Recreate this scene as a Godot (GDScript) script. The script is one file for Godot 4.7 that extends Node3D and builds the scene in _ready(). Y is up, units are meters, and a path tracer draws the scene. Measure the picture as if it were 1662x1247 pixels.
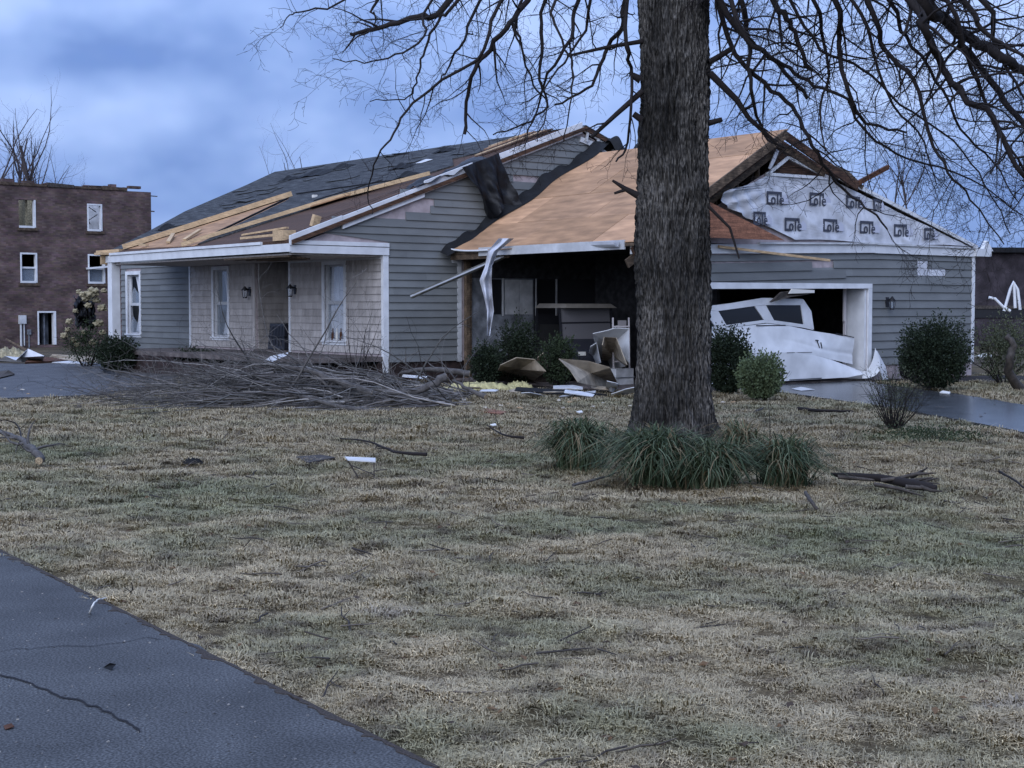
extends Node3D
# A storm-damaged ranch house behind a big oak. y up, metres, camera looks along -z.

# ---------------------------------------------------------------- mesh builder
class MB:
	var v := PackedVector3Array()
	var n := PackedVector3Array()
	var c := PackedColorArray()
	var uv := PackedVector2Array()
	var o := Vector3.ZERO
	var col = null
	func tri(a: Vector3, b: Vector3, d: Vector3) -> void:      # clockwise from the front
		var m := (d - a).cross(b - a).normalized()
		tri_n(a, b, d, m, m, m)
	func tri_n(a: Vector3, b: Vector3, d: Vector3, na: Vector3, nb: Vector3, nd: Vector3) -> void:
		v.append(a - o); v.append(b - o); v.append(d - o)
		n.append(na); n.append(nb); n.append(nd)
		if col != null:
			c.append(col); c.append(col); c.append(col)
	func quad(a: Vector3, b: Vector3, d: Vector3, e: Vector3) -> void:
		tri(a, b, d); tri(a, d, e)
	func out(a: Vector3, b: Vector3, d: Vector3, e: Vector3, mid: Vector3) -> void:   # quad facing away from mid
		var m := (d - a).cross(b - a)
		if m.dot((a + b + d + e) * 0.25 - mid) >= 0.0: quad(a, b, d, e)
		else: quad(e, d, b, a)
	func tout(a: Vector3, b: Vector3, d: Vector3, mid: Vector3) -> void:
		var m := (d - a).cross(b - a)
		if m.dot((a + b + d) / 3.0 - mid) >= 0.0: tri(a, b, d)
		else: tri(d, b, a)
	func hexa(p: Array) -> void:                                  # 8 corners: bottom ring 0-3, top ring 4-7
		var mid := Vector3.ZERO
		for q in p: mid += q * 0.125
		for f in [[0, 1, 2, 3], [4, 5, 6, 7], [0, 1, 5, 4], [1, 2, 6, 5], [2, 3, 7, 6], [3, 0, 4, 7]]:
			out(p[f[0]], p[f[1]], p[f[2]], p[f[3]], mid)
	func box(a: Vector3, b: Vector3, t := Transform3D()) -> void:
		hexa([t * Vector3(a.x, a.y, a.z), t * Vector3(b.x, a.y, a.z), t * Vector3(b.x, a.y, b.z), t * Vector3(a.x, a.y, b.z), t * Vector3(a.x, b.y, a.z), t * Vector3(b.x, b.y, a.z), t * Vector3(b.x, b.y, b.z), t * Vector3(a.x, b.y, b.z)])
	func bar(a: Vector3, b: Vector3, w: float, h: float, up := Vector3.UP) -> void:   # beam from a to b
		var d := (b - a).normalized()
		var s := d.cross(up).normalized()
		var u := s.cross(d)
		hexa([a - s * w * .5 - u * h * .5, a + s * w * .5 - u * h * .5, a + s * w * .5 + u * h * .5, a - s * w * .5 + u * h * .5, b - s * w * .5 - u * h * .5, b + s * w * .5 - u * h * .5, b + s * w * .5 + u * h * .5, b - s * w * .5 + u * h * .5])
	func ext(poly: PackedVector2Array, f: Callable, d: Vector3) -> void:   # a polygon lifted to 3D by f and thickened by d
		var ix := Geometry2D.triangulate_polygon(poly)
		var p: Array[Vector3] = []
		var mid := Vector3.ZERO
		for q in poly:
			p.append(f.call(q)); mid += p[-1]
		mid = mid / poly.size() + d * .5
		for i in range(0, ix.size(), 3):
			tout(p[ix[i]], p[ix[i + 1]], p[ix[i + 2]], p[ix[i]] + d)
			tout(p[ix[i]] + d, p[ix[i + 1]] + d, p[ix[i + 2]] + d, p[ix[i]])
		var cw := Geometry2D.is_polygon_clockwise(poly)
		var up := (p[ix[1]] - p[ix[0]]).cross(p[ix[2]] - p[ix[0]])
		for i in p.size():
			var j := (i + 1) % p.size()
			var m2 := (poly[(i + 1) % p.size()] - poly[i]).normalized()
			var side := Vector2(m2.y, -m2.x) * (-1.0 if cw else 1.0)
			var e3: Vector3 = f.call((poly[i] + poly[j]) * .5 + side * .01)
			out(p[i], p[j], p[j] + d, p[i] + d, (p[i] + p[j]) * .5 + d * .5 - (e3 - (p[i] + p[j]) * .5))
	func tube(p: PackedVector3Array, r: PackedFloat32Array, k: int, cap := true) -> void:
		var last := PackedVector3Array()
		var lastn := PackedVector3Array()
		var s := Vector3.ZERO
		for i in p.size():
			var d := (p[mini(i + 1, p.size() - 1)] - p[maxi(i - 1, 0)]).normalized()
			if i == 0:
				s = d.cross(Vector3.UP if absf(d.y) < .9 else Vector3.RIGHT).normalized()
			s = (s - d * s.dot(d)).normalized()
			var u := d.cross(s)
			var ring := PackedVector3Array()
			var rn := PackedVector3Array()
			for j in k:
				var a := TAU * j / k
				var m := s * cos(a) + u * sin(a)
				rn.append(m); ring.append(p[i] + m * r[i])
			if i > 0:
				for j in k:
					var j2 := (j + 1) % k
					tri_n(last[j], ring[j], ring[j2], lastn[j], rn[j], rn[j2])
					tri_n(last[j], ring[j2], last[j2], lastn[j], rn[j2], lastn[j2])
			if cap and (i == 0 or i == p.size() - 1) and r[i] > .004:
				for j in k:
					tout(p[i], ring[j], ring[(j + 1) % k], p[i] + d * (1.0 if i == 0 else -1.0))
			last = ring; lastn = rn
	func grid(f: Callable, nu: int, nv: int, flip := false, with_uv := false) -> void:   # a smooth sheet f(u, v), u and v in 0..1
		var p: Array[PackedVector3Array] = []
		for j in nv + 1:
			var row := PackedVector3Array()
			for i in nu + 1: row.append(f.call(float(i) / nu, float(j) / nv))
			p.append(row)
		var q: Array[PackedVector3Array] = []
		for j in nv + 1:
			var row := PackedVector3Array()
			for i in nu + 1:
				var m := (p[mini(j + 1, nv)][i] - p[maxi(j - 1, 0)][i]).cross(p[j][mini(i + 1, nu)] - p[j][maxi(i - 1, 0)]).normalized()
				row.append(m if flip else -m)
			q.append(row)
		for j in nv:
			for i in nu:
				for t in [[0, 0, 0, 1, 1, 1], [0, 0, 1, 1, 1, 0]]:
					var ia := [[i + t[0], j + t[1]], [i + t[2], j + t[3]], [i + t[4], j + t[5]]]
					if flip: ia.reverse()
					tri_n(p[ia[0][1]][ia[0][0]], p[ia[1][1]][ia[1][0]], p[ia[2][1]][ia[2][0]], q[ia[0][1]][ia[0][0]], q[ia[1][1]][ia[1][0]], q[ia[2][1]][ia[2][0]])
					if with_uv:
						for a in ia: uv.append(Vector2(float(a[0]) / nu, float(a[1]) / nv))
	func mesh() -> ArrayMesh:
		var a := []
		a.resize(Mesh.ARRAY_MAX)
		a[Mesh.ARRAY_VERTEX] = v; a[Mesh.ARRAY_NORMAL] = n
		if c.size(): a[Mesh.ARRAY_COLOR] = c
		if uv.size(): a[Mesh.ARRAY_TEX_UV] = uv
		var m := ArrayMesh.new()
		m.add_surface_from_arrays(Mesh.PRIMITIVE_TRIANGLES, a)
		return m

var used := {}
var M := {}
var rng := RandomNumberGenerator.new()
var noise := FastNoiseLite.new()
const TURN := 0.658                                  # the house stands turned by this
const CORNER := Vector3(2.26, 0, -28.4)              # its garage-front left corner
const EYE := 1.6

func numbered(called: String) -> String:
	used[called] = used.get(called, 0) + 1
	return called if used[called] == 1 else "%s_%03d" % [called, used[called] - 1]

func mb(o := Vector3.ZERO) -> MB:
	var b := MB.new(); b.o = o
	return b

func obj(called: String, b: MB, m, parent: Node = null) -> MeshInstance3D:
	var i := MeshInstance3D.new()
	i.mesh = b.mesh(); i.material_override = M[m] if m is String else m
	if parent == null:
		i.name = numbered(called); i.position = b.o; add_child(i, true)
	else:
		i.name = called; parent.add_child(i, true)
	return i

func thing(called: String, label: String, category: String, at := Vector3.ZERO, turn := 0.0, group := "") -> Node3D:
	var t := Node3D.new()
	t.name = numbered(called); t.position = at; t.rotation.y = turn
	add_child(t, true); tag(t, label, category, group)
	return t

func tag(t: Node, label: String, category: String, group := "", kind := "") -> Node:
	if label: t.set_meta("label", label)
	if category: t.set_meta("category", category)
	if group: t.set_meta("group", group)
	if kind: t.set_meta("kind", kind)
	return t

func node(called: String, parent: Node) -> Node3D:
	var t := Node3D.new(); t.name = called; parent.add_child(t, true)
	return t

# points of the place, found from where they stand in the view and how far they are
func ray(px: float, py: float) -> Vector3:
	var p := atan(123.5 / 2400.0)
	var y := (623.5 - py) / 2400.0
	return Vector3((px - 831.0) / 2400.0, y * cos(p) - sin(p), -cos(p) - y * sin(p))
func spot(px: float, py: float, h := 0.0) -> Vector3:
	var r := ray(px, py)
	return Vector3(0, EYE, 0) + r * ((h - EYE) / r.y)
func air(px: float, py: float, z: float) -> Vector3:
	var r := ray(px, py)
	return Vector3(0, EYE, 0) + r * (z / -r.z)
func hw(x: float, y: float, z: float) -> Vector3:      # house axes to the world
	return CORNER + Vector3(x, y, z).rotated(Vector3.UP, TURN)

func lin(r: float, g: float, b: float) -> Color:
	return Color(r, g, b).linear_to_srgb()

var NT := {}
func ntex(key: String, freq: float, oct: int, lo: float, hi: float, kind := FastNoiseLite.TYPE_SIMPLEX_SMOOTH, bump := 0.0, size := 512, narrow := 0.0) -> Texture2D:
	if NT.has(key): return NT[key]
	var f := FastNoiseLite.new()
	f.noise_type = kind; f.frequency = freq; f.fractal_octaves = oct; f.seed = hash(key) % 1000
	var t := NoiseTexture2D.new()
	t.width = size; t.height = size; t.seamless = true; t.noise = f
	if bump > 0.0:
		t.as_normal_map = true; t.bump_strength = bump
	else:
		var g := Gradient.new()
		g.set_color(0, Color(lo, lo, lo)); g.set_color(1, Color(hi, hi, hi)); g.set_offset(0, narrow); g.set_offset(1, 1.0 - narrow)
		t.color_ramp = g
	NT[key] = t
	return t

func mat(key: String, c: Color, rough := 0.85, tex: Texture2D = null, scale := Vector3.ONE, normal: Texture2D = null, nscale := 1.0, detail: Texture2D = null, dscale := Vector3.ONE) -> StandardMaterial3D:
	var m := StandardMaterial3D.new()
	m.resource_name = key; m.albedo_color = c; m.roughness = rough; m.metallic_specular = 0.35
	m.uv1_triplanar = true; m.uv1_scale = scale
	if tex: m.albedo_texture = tex
	if normal:
		m.normal_enabled = true; m.normal_texture = normal; m.normal_scale = nscale
	if detail:
		m.detail_enabled = true; m.detail_albedo = detail; m.detail_blend_mode = BaseMaterial3D.BLEND_MODE_MUL
		m.detail_uv_layer = BaseMaterial3D.DETAIL_UV_2; m.uv2_triplanar = true; m.uv2_scale = dscale
	M[key] = m
	return m

func brick_courses() -> Texture2D:       # tone of the far masonry, too far off to tell its bricks apart
	var im := Image.create(256, 192, false, Image.FORMAT_RGB8)
	im.fill(Color(.80, .78, .77))
	var r2 := RandomNumberGenerator.new()
	r2.seed = 21
	for row in 16:
		for k in 9:
			var g := r2.randf_range(.76, .96)
			var x := k * 32 - (16 if row % 2 else 0)
			im.fill_rect(Rect2i(maxi(x, 0), row * 12, 30 if x >= 0 else 14, 10), Color(g, g * r2.randf_range(.90, .98), g * r2.randf_range(.86, .96)))
	return ImageTexture.create_from_image(im)

func materials() -> void:
	var cloud := ntex("cloud", .008, 5, .55, 1.0)
	var soft := ntex("soft", .006, 4, .78, 1.0)
	var speck := ntex("speck", .09, 4, .45, 1.0)
	var fine := ntex("fine", .2, 3, .6, 1.0)
	var grain := ntex("grain", .012, 5, .45, 1.0)
	var nb := ntex("nbump", .05, 5, 0, 0, FastNoiseLite.TYPE_SIMPLEX_SMOOTH, 6.0)
	var nf := ntex("nfine", .15, 4, 0, 0, FastNoiseLite.TYPE_SIMPLEX_SMOOTH, 5.0)
	mat("white", lin(.60, .61, .62), .55, ntex("faint", .006, 4, .88, 1.0), Vector3(.6, .6, .6), nf, .1)
	mat("white_dirty", lin(.50, .51, .52), .6, soft, Vector3(.7, .7, .7), nf, .2)
	var tone := [.9, 1.0, 1.1, .96]
	for i in 4:
		var k: float = tone[i]
		mat("siding_%d" % i, lin(.150 * k, .157 * k, .156 * k), .75, ntex("faint", .006, 4, .88, 1.0), Vector3(.3, .6, .3), ntex("ngrain", .03, 4, 0, 0, FastNoiseLite.TYPE_SIMPLEX_SMOOTH, 3.0), .2)
		mat("shake_%d" % i, lin(.41 * k, .378 * k, .352 * k), .8, soft, Vector3(2, .5, 2), NT["ngrain"], .3)
		mat("ply_%d" % i, lin(.60 * k * [1.0, .86, 1.08, .94][i], .345 * k * [1.0, .85, 1.08, .94][i], .185 * k * [1.0, .82, 1.1, .94][i]), .8, soft, Vector3(.5, .5, .2), NT["ngrain"], .25, ntex("plygrain", .012, 5, .68, 1.0), Vector3(.62, 1.6, .17))
		mat("plank_%d" % i, lin(.20 * k, .105 * k, .062 * k), .85, cloud, Vector3(.6, 4, 4), NT["ngrain"], .4, grain, Vector3(.4, 9, 9))
		mat("shingle_%d" % i, lin(.095 * k, .10 * k, .102 * k), .9, speck, Vector3(2, 2, 2), nf, .6)
	mat("red_ply", lin(.62, .27, .15), .8, cloud, Vector3(.3, 2, 2), NT["ngrain"], .3, grain, Vector3(.4, 5, 5))
	mat("lumber", lin(.74, .52, .30), .8, soft, Vector3(1, 1, 1), NT["ngrain"], .3, ntex("plygrain", .012, 5, .72, 1.0), Vector3(1, 5, 5))
	mat("old_lumber", lin(.27, .19, .125), .85, cloud, Vector3(1, 1, 1), NT["ngrain"], .4, grain, Vector3(.6, 6, 6))
	mat("felt", lin(.125, .13, .132), .85, ntex("streak", .012, 5, .3, 1.0, FastNoiseLite.TYPE_SIMPLEX_SMOOTH, 0.0, 512, .2), Vector3(1.6, 1.6, .22), nb, .5, speck, Vector3(.5, .5, .5))
	mat("felt_dark", lin(.009, .010, .012), .75, cloud, Vector3(1, 1, 1), nb, .5)
	mat("tarp", lin(.009, .010, .013), .45, cloud, Vector3(1.5, 1.5, 1.5), nb, .3)
	mat("sheathing", lin(.40, .34, .34), .85, soft, Vector3(1, 1, 1), nf, .2)
	mat("plaster", lin(.27, .29, .32), .85, cloud, Vector3(.6, .6, .6), nf, .2)
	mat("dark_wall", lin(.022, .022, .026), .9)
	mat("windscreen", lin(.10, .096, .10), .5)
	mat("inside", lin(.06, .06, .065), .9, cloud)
	mat("wrap", lin(.58, .59, .62), .45, soft, Vector3(.8, .8, .8), nb, .12)
	mat("ink", lin(.075, .08, .105), .6, fine, Vector3(2, 2, 2))
	mat("ink_pale", lin(.40, .41, .47), .6)
	mat("glass_dark", lin(.02, .022, .026), .08)
	var gl := mat("glass", Color(.75, .8, .85, .12), .04)
	gl.transparency = BaseMaterial3D.TRANSPARENCY_ALPHA
	mat("curtain", lin(.62, .64, .68), .9, soft, Vector3(4, .5, 4))
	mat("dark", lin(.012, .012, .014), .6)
	mat("black_metal", lin(.015, .015, .018), .4)
	mat("concrete", lin(.30, .25, .23), .9, cloud, Vector3(.6, .6, .6), nf, .4, speck, Vector3(1, 1, 1))
	mat("brick_skirt", lin(.10, .065, .06), .9, cloud, Vector3(1.2, 1.2, 1.2), nb, .7, speck, Vector3(1.5, 4, 1.5))
	mat("brick", lin(.19, .148, .142), .9, brick_courses(), Vector3(1.0 / 1.6, 1.0 / 1.2, 1.0 / 1.6), null, .4, ntex("dirt", .012, 4, .6, 1.0), Vector3(.11, .16, .11))
	mat("brick_far", lin(.11, .09, .105), .9, cloud, Vector3(.3, .3, .3), null, 1, speck, Vector3(.4, 1.5, .4))
	mat("coping", lin(.12, .085, .06), .9, cloud)
	var asp := mat("asphalt", lin(.18, .175, .17), .5, cloud, Vector3(.35, .35, .35), nf, .9, speck, Vector3(1.4, 1.4, 1.4))
	asp.uv1_world_triplanar = true
	var asf := mat("asphalt_fine", lin(.108, .112, .115), .85, ntex("aggregate", .10, 4, .62, 1.0, FastNoiseLite.TYPE_SIMPLEX_SMOOTH, 0.0, 512, .3), Vector3(1.3, 1.3, 1.3), null, .25, soft, Vector3(.45, .45, .45))
	asf.uv1_world_triplanar = true; asf.uv2_triplanar = true
	var wet := mat("wet_asphalt", lin(.075, .078, .08), .3, cloud, Vector3(.4, .4, .4))
	wet.roughness = .22
	mat("crack", lin(.012, .012, .014), .95)
	mat("verge", lin(.075, .06, .05), .95, speck, Vector3(1.5, 1.5, 1.5))
	mat("mulch", lin(.05, .036, .028), .95, speck, Vector3(.8, .8, .8), nb, 1.0, cloud, Vector3(.3, .3, .3))
	mat("bark", lin(.175, .162, .145), .95, ntex("barkstreak", .02, 5, .2, 1.0, FastNoiseLite.TYPE_SIMPLEX_SMOOTH, 0.0, 512, .25), Vector3(4.2, .8, 4.2), nb, .8, ntex("stain", .006, 4, .5, 1.0, FastNoiseLite.TYPE_SIMPLEX_SMOOTH, 0.0, 512, .28), Vector3(.5, .16, .5))
	mat("twig", lin(.022, .017, .016), .9, fine, Vector3(3, 3, 3))
	mat("dead_wood", lin(.17, .145, .125), .9, cloud, Vector3(2, 2, 2), null, 1, speck, Vector3(2, 2, 2))
	mat("brushwood", lin(.25, .23, .215), .9, cloud, Vector3(2, 2, 2), null, 1, speck, Vector3(2, 2, 2))
	mat("brush", Color.WHITE, .9, soft, Vector3(2, 2, 2)).vertex_color_use_as_albedo = true
	mat("cut_wood", lin(.52, .40, .25), .85, grain, Vector3(6, 6, 6))
	mat("tree_far", lin(.06, .05, .05), .95)
	for a in [["leaf_dark", lin(.016, .026, .012)], ["leaf_mid", lin(.028, .042, .018)], ["leaf_var", lin(.095, .125, .06)], ["leaf_olive", lin(.07, .08, .045)], ["blade", lin(.032, .050, .022)], ["blade_pale", lin(.10, .125, .07)], ["blade_dry", lin(.16, .125, .07)]]:
		var m := mat(a[0], a[1], .8, soft, Vector3(2, 2, 2))
		m.backlight_enabled = true; m.backlight = lin(.02, .03, .01)
	mat("drywall_brown", lin(.46, .385, .285), .9, cloud, Vector3(.8, .8, .8), nf, .2)
	mat("drywall_white", lin(.55, .56, .57), .8, soft, Vector3(1, 1, 1))
	mat("insulation", lin(.62, .55, .27), .95, cloud, Vector3(2, 2, 2), nb, 1.0)
	mat("insulation_pale", lin(.44, .385, .25), .95, cloud, Vector3(2, 2, 2), nb, 1.0)
	mat("cloth", lin(.55, .56, .60), .8, soft, Vector3(2, 2, 2))
	mat("gutter", lin(.50, .51, .53), .35, soft, Vector3(.5, .5, .5))
	mat("gutter_inside", lin(.16, .155, .13), .6, cloud)
	mat("cart_roof", lin(.30, .27, .23), .5, soft)
	mat("cart_body", lin(.022, .023, .03), .4)
	mat("rubber", lin(.015, .015, .015), .8)
	mat("steel", lin(.45, .42, .42), .4)
	mat("rust", lin(.12, .05, .025), .9, cloud)
	mat("bone", lin(.55, .53, .48), .8)
	mat("litter", Color.WHITE, .85).vertex_color_use_as_albedo = true
	var grass := mat("grass", Color.WHITE, .75)
	grass.vertex_color_use_as_albedo = true
	grass.backlight_enabled = true; grass.backlight = lin(.03, .03, .015)

# ---------------------------------------------------------------- ground
var road := PackedVector2Array()
var drive_left := PackedVector2Array()
var drive_right := PackedVector2Array()
var bed := PackedVector2Array()
var bed_right := PackedVector2Array()
var footprint := PackedVector2Array()

func v2(p: Vector3) -> Vector2: return Vector2(p.x, p.z)
func height(x: float, z: float) -> float:
	return -.05 + .04 * noise.get_noise_2d(x * 40.0, z * 40.0)

func soil(x: float, z: float) -> Color:              # the lawn's own colour, linear: straw, green and bare patches
	var a := noise.get_noise_2d(x * 14.0 + 300.0, z * 14.0)
	var b := noise.get_noise_2d(x * 45.0, z * 45.0 + 900.0)
	var c := noise.get_noise_2d(x * 160.0, z * 160.0 - 500.0)
	var straw := Color(.425, .338, .202)
	var green := Color(.18, .205, .10)
	var dark := Color(.085, .062, .042)
	var g := clampf(a * .7 + .08 + b * .5, 0.0, .45)
	for p in greens:
		var d := Vector2((x - p.x) / p.z, (z - p.y) / p.w).length()
		g = maxf(g, clampf(1.2 - d, 0.0, .6) + b * .3)
	var k := straw.lerp(green, clampf(g, 0.0, .9))
	k = k.lerp(dark, clampf(b * .6 + c * 1.6 - .12, 0.0, .85))
	for p in pale:
		var e := Vector2((x - p.x) / p.z, (z - p.y) / p.w).length() + b * .6
		k = k.lerp(Color(.30, .25, .19), clampf(1.6 - e * 1.6, 0.0, .7))
	return k * (1.0 + .25 * c)
var greens: Array[Vector4] = []
var pale: Array[Vector4] = []

func flat(called: String, poly: PackedVector2Array, y: float, m: String, rough_edge := 0.0) -> MeshInstance3D:
	var p := PackedVector2Array()
	for i in poly.size():
		var a := poly[i]
		var b := poly[(i + 1) % poly.size()]
		var k := maxi(1, int(a.distance_to(b) / .22)) if rough_edge > 0.0 and a.distance_to(b) < 22.0 else 1
		for j in k:
			var q := a.lerp(b, float(j) / k)
			if rough_edge > 0.0: q += Vector2(noise.get_noise_2d(q.x * 180, q.y * 180), noise.get_noise_2d(q.y * 180, q.x * 180 + 50)) * rough_edge
			p.append(q)
	var s := mb()
	s.ext(p, func(q: Vector2): return Vector3(q.x, y, q.y), Vector3(0, -.12, 0))
	var r := obj(called, s, m)
	tag(r, "", "", "", "structure")
	return r

func ground() -> void:
	road = PackedVector2Array([Vector2(-.26, -5.07), Vector2(-3.39, -9.71), Vector2(-7.0, -15.06), Vector2(-13.4, -24.6), Vector2(-17.5, -22), Vector2(-11.5, -12.9), Vector2(-7, -6.2), Vector2(-2.5, 0.5), Vector2(3.5, 0.5)])
	drive_left = PackedVector2Array([v2(spot(-40, 648)), v2(spot(150, 641)), v2(spot(282, 630)), v2(spot(290, 604)), v2(spot(238, 590)), v2(spot(100, 590)), v2(spot(-40, 590)), Vector2(-30, -40), Vector2(-30, -26)])
	drive_right = PackedVector2Array([v2(hw(2.0, 0, .02)), Vector2(4.7, -28.5), v2(spot(1275, 637)), v2(spot(1420, 658)), v2(spot(1540, 678)), v2(spot(1662, 701)), Vector2(8.2, -9), Vector2(11.5, -9), Vector2(9.6, -21), v2(spot(1662, 657)), v2(spot(1560, 640)), v2(spot(1420, 622)), v2(hw(7.3, 0, .02))])
	bed = PackedVector2Array([v2(hw(-4.6, 0, -15)), v2(hw(-4.6, 0, -5.5)), v2(hw(-1.6, 0, -4.6)), v2(hw(-.8, 0, -2)), v2(hw(0, 0, .9)), v2(hw(2.0, 0, .9)), v2(hw(2.0, 0, .05)), v2(hw(0, 0, .05)), v2(hw(0, 0, -5.8)), v2(hw(-1.7, 0, -5.8)), v2(hw(-4.0, 0, -5.9)), v2(hw(-3.9, 0, -15))])
	bed_right = PackedVector2Array([v2(hw(7.4, 0, .05)), v2(hw(7.5, 0, 1.0)), v2(hw(10, 0, 2.2)), v2(hw(12, 0, 2.0)), v2(hw(12, 0, .0)), v2(hw(11, 0, .05))])
	footprint = PackedVector2Array([v2(hw(-4, 0, -15.4)), v2(hw(-4, 0, -6)), v2(hw(0, 0, -6)), v2(hw(0, 0, 0)), v2(hw(11, 0, 0)), v2(hw(11.7, 0, -20))])
	for g in [[790, 742, 1.2, 1.0], [1440, 870, 1.3, 1.6], [1600, 880, 1.5, 1.2], [1490, 706, .9, 1.0], [330, 800, 1.1, 1.5], [1160, 820, .9, .5], [60, 730, 1.2, 1.6], [930, 840, .8, .7]]:
		var p := spot(g[0], g[1])
		greens.append(Vector4(p.x, p.z, g[2], g[3]))
	for g in [[1530, 1012, .26, .12], [1640, 1132, .22, .10], [630, 990, .14, .08], [160, 752, .5, .14], [415, 768, .4, .1]]:
		var p := spot(g[0], g[1])
		pale.append(Vector4(p.x, p.z, g[2], g[3]))
	# far land, then the lawn in front of the house
	var s := mb()
	var far := PackedVector2Array([Vector2(-900, 60), Vector2(900, 60), Vector2(900, -1500), Vector2(-900, -1500)])
	s.ext(far, func(q: Vector2): return Vector3(q.x, -.14, q.y), Vector3(0, -.5, 0))
	var fm := mat("field", lin(.20, .15, .09), .95, NT["cloud"], Vector3(.06, .06, .06), NT["nbump"], 1.0, NT["speck"], Vector3(.3, .3, .3))
	fm.uv1_world_triplanar = true
	tag(obj("ground", s, fm), "", "", "", "structure")
	var w := 1024
	var bytes := PackedByteArray()
	bytes.resize(w * w * 3)
	var at := 0
	for j in w:
		for i in w:
			var k := soil(-22.0 + 44.0 * i / w, -42.0 + 44.0 * j / w)
			bytes[at] = int(255.0 * sqrt(clampf(k.r * .5, 0, 1)) * 1.0); bytes[at + 1] = int(255.0 * sqrt(clampf(k.g * .48, 0, 1)) * 1.0); bytes[at + 2] = int(255.0 * sqrt(clampf(k.b * .46, 0, 1)) * 1.0)
			at += 3
	var im := Image.create_from_data(w, w, false, Image.FORMAT_RGB8, bytes)
	s = mb()
	s.grid(func(a: float, b: float): return Vector3(-22 + 44 * a, height(-22 + 44 * a, -42 + 44 * b), -42 + 44 * b), 110, 110, false, true)
	var lm := StandardMaterial3D.new()
	lm.albedo_texture = ImageTexture.create_from_image(im); lm.roughness = .95; lm.metallic_specular = .2
	lm.detail_enabled = true; lm.detail_albedo = NT["speck"]; lm.detail_blend_mode = BaseMaterial3D.BLEND_MODE_MUL
	lm.detail_uv_layer = BaseMaterial3D.DETAIL_UV_2; lm.uv2_triplanar = true; lm.uv2_scale = Vector3(1.1, 1.1, 1.1)
	tag(obj("lawn", s, lm), "", "", "", "structure")
	var rd := flat("road", road, .0, "asphalt_fine", .045)
	var cr := mb()
	for line in [[[0, 1095], [60, 1113], [110, 1131], [150, 1144], [166, 1154], [200, 1168], [225, 1190]], [[0, 1057], [60, 1050], [150, 1048], [190, 1042], [235, 1035], [262, 1036]]]:
		var p: Array[Vector3] = []
		for q in line: p.append(spot(q[0], q[1], .004))
		for i in p.size() - 1:
			for j in 6:
				var a := p[i].lerp(p[i + 1], j / 6.0)
				var b := p[i].lerp(p[i + 1], (j + 1) / 6.0)
				a += Vector3(0, 0, noise.get_noise_2d(a.x * 400, 3) * .06); b += Vector3(0, 0, noise.get_noise_2d(b.x * 400, 3) * .06)
				var wd := .011 if line.size() == 7 else .004
				cr.quad(a + Vector3(0, 0, -wd), b + Vector3(0, 0, -wd * .7), b + Vector3(0, 0, wd), a + Vector3(0, 0, wd * .8))
	obj("crack", cr, "crack", rd)
	var vg := PackedVector2Array()
	var back := PackedVector2Array()
	var e0 := Vector2(-.26, -5.07)
	var e1 := Vector2(-7.0, -15.06)
	var inw := Vector2(-(e1 - e0).y, (e1 - e0).x).normalized()
	if inw.x > 0.0: inw = -inw
	for k in 401:
		var q := e0.lerp(e1, k / 400.0)
		vg.append(q - inw * .01)
		back.append(q + inw * maxf(.004, .014 + .04 * noise.get_noise_2d(k * 5.0, 5.0) + .022 * noise.get_noise_2d(k * 37.0, 50.0) + .008 * rng.randfn()))
	back.reverse(); vg.append_array(back)
	flat("road_verge", vg, .004, "verge")
	flat("driveway", drive_left, .0, "asphalt", .08)
	flat("driveway", drive_right, .0, "wet_asphalt", .08)
	flat("mulch_bed", bed, -.012, "mulch", .15)
	flat("mulch_bed", bed_right, -.012, "mulch", .15)

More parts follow.
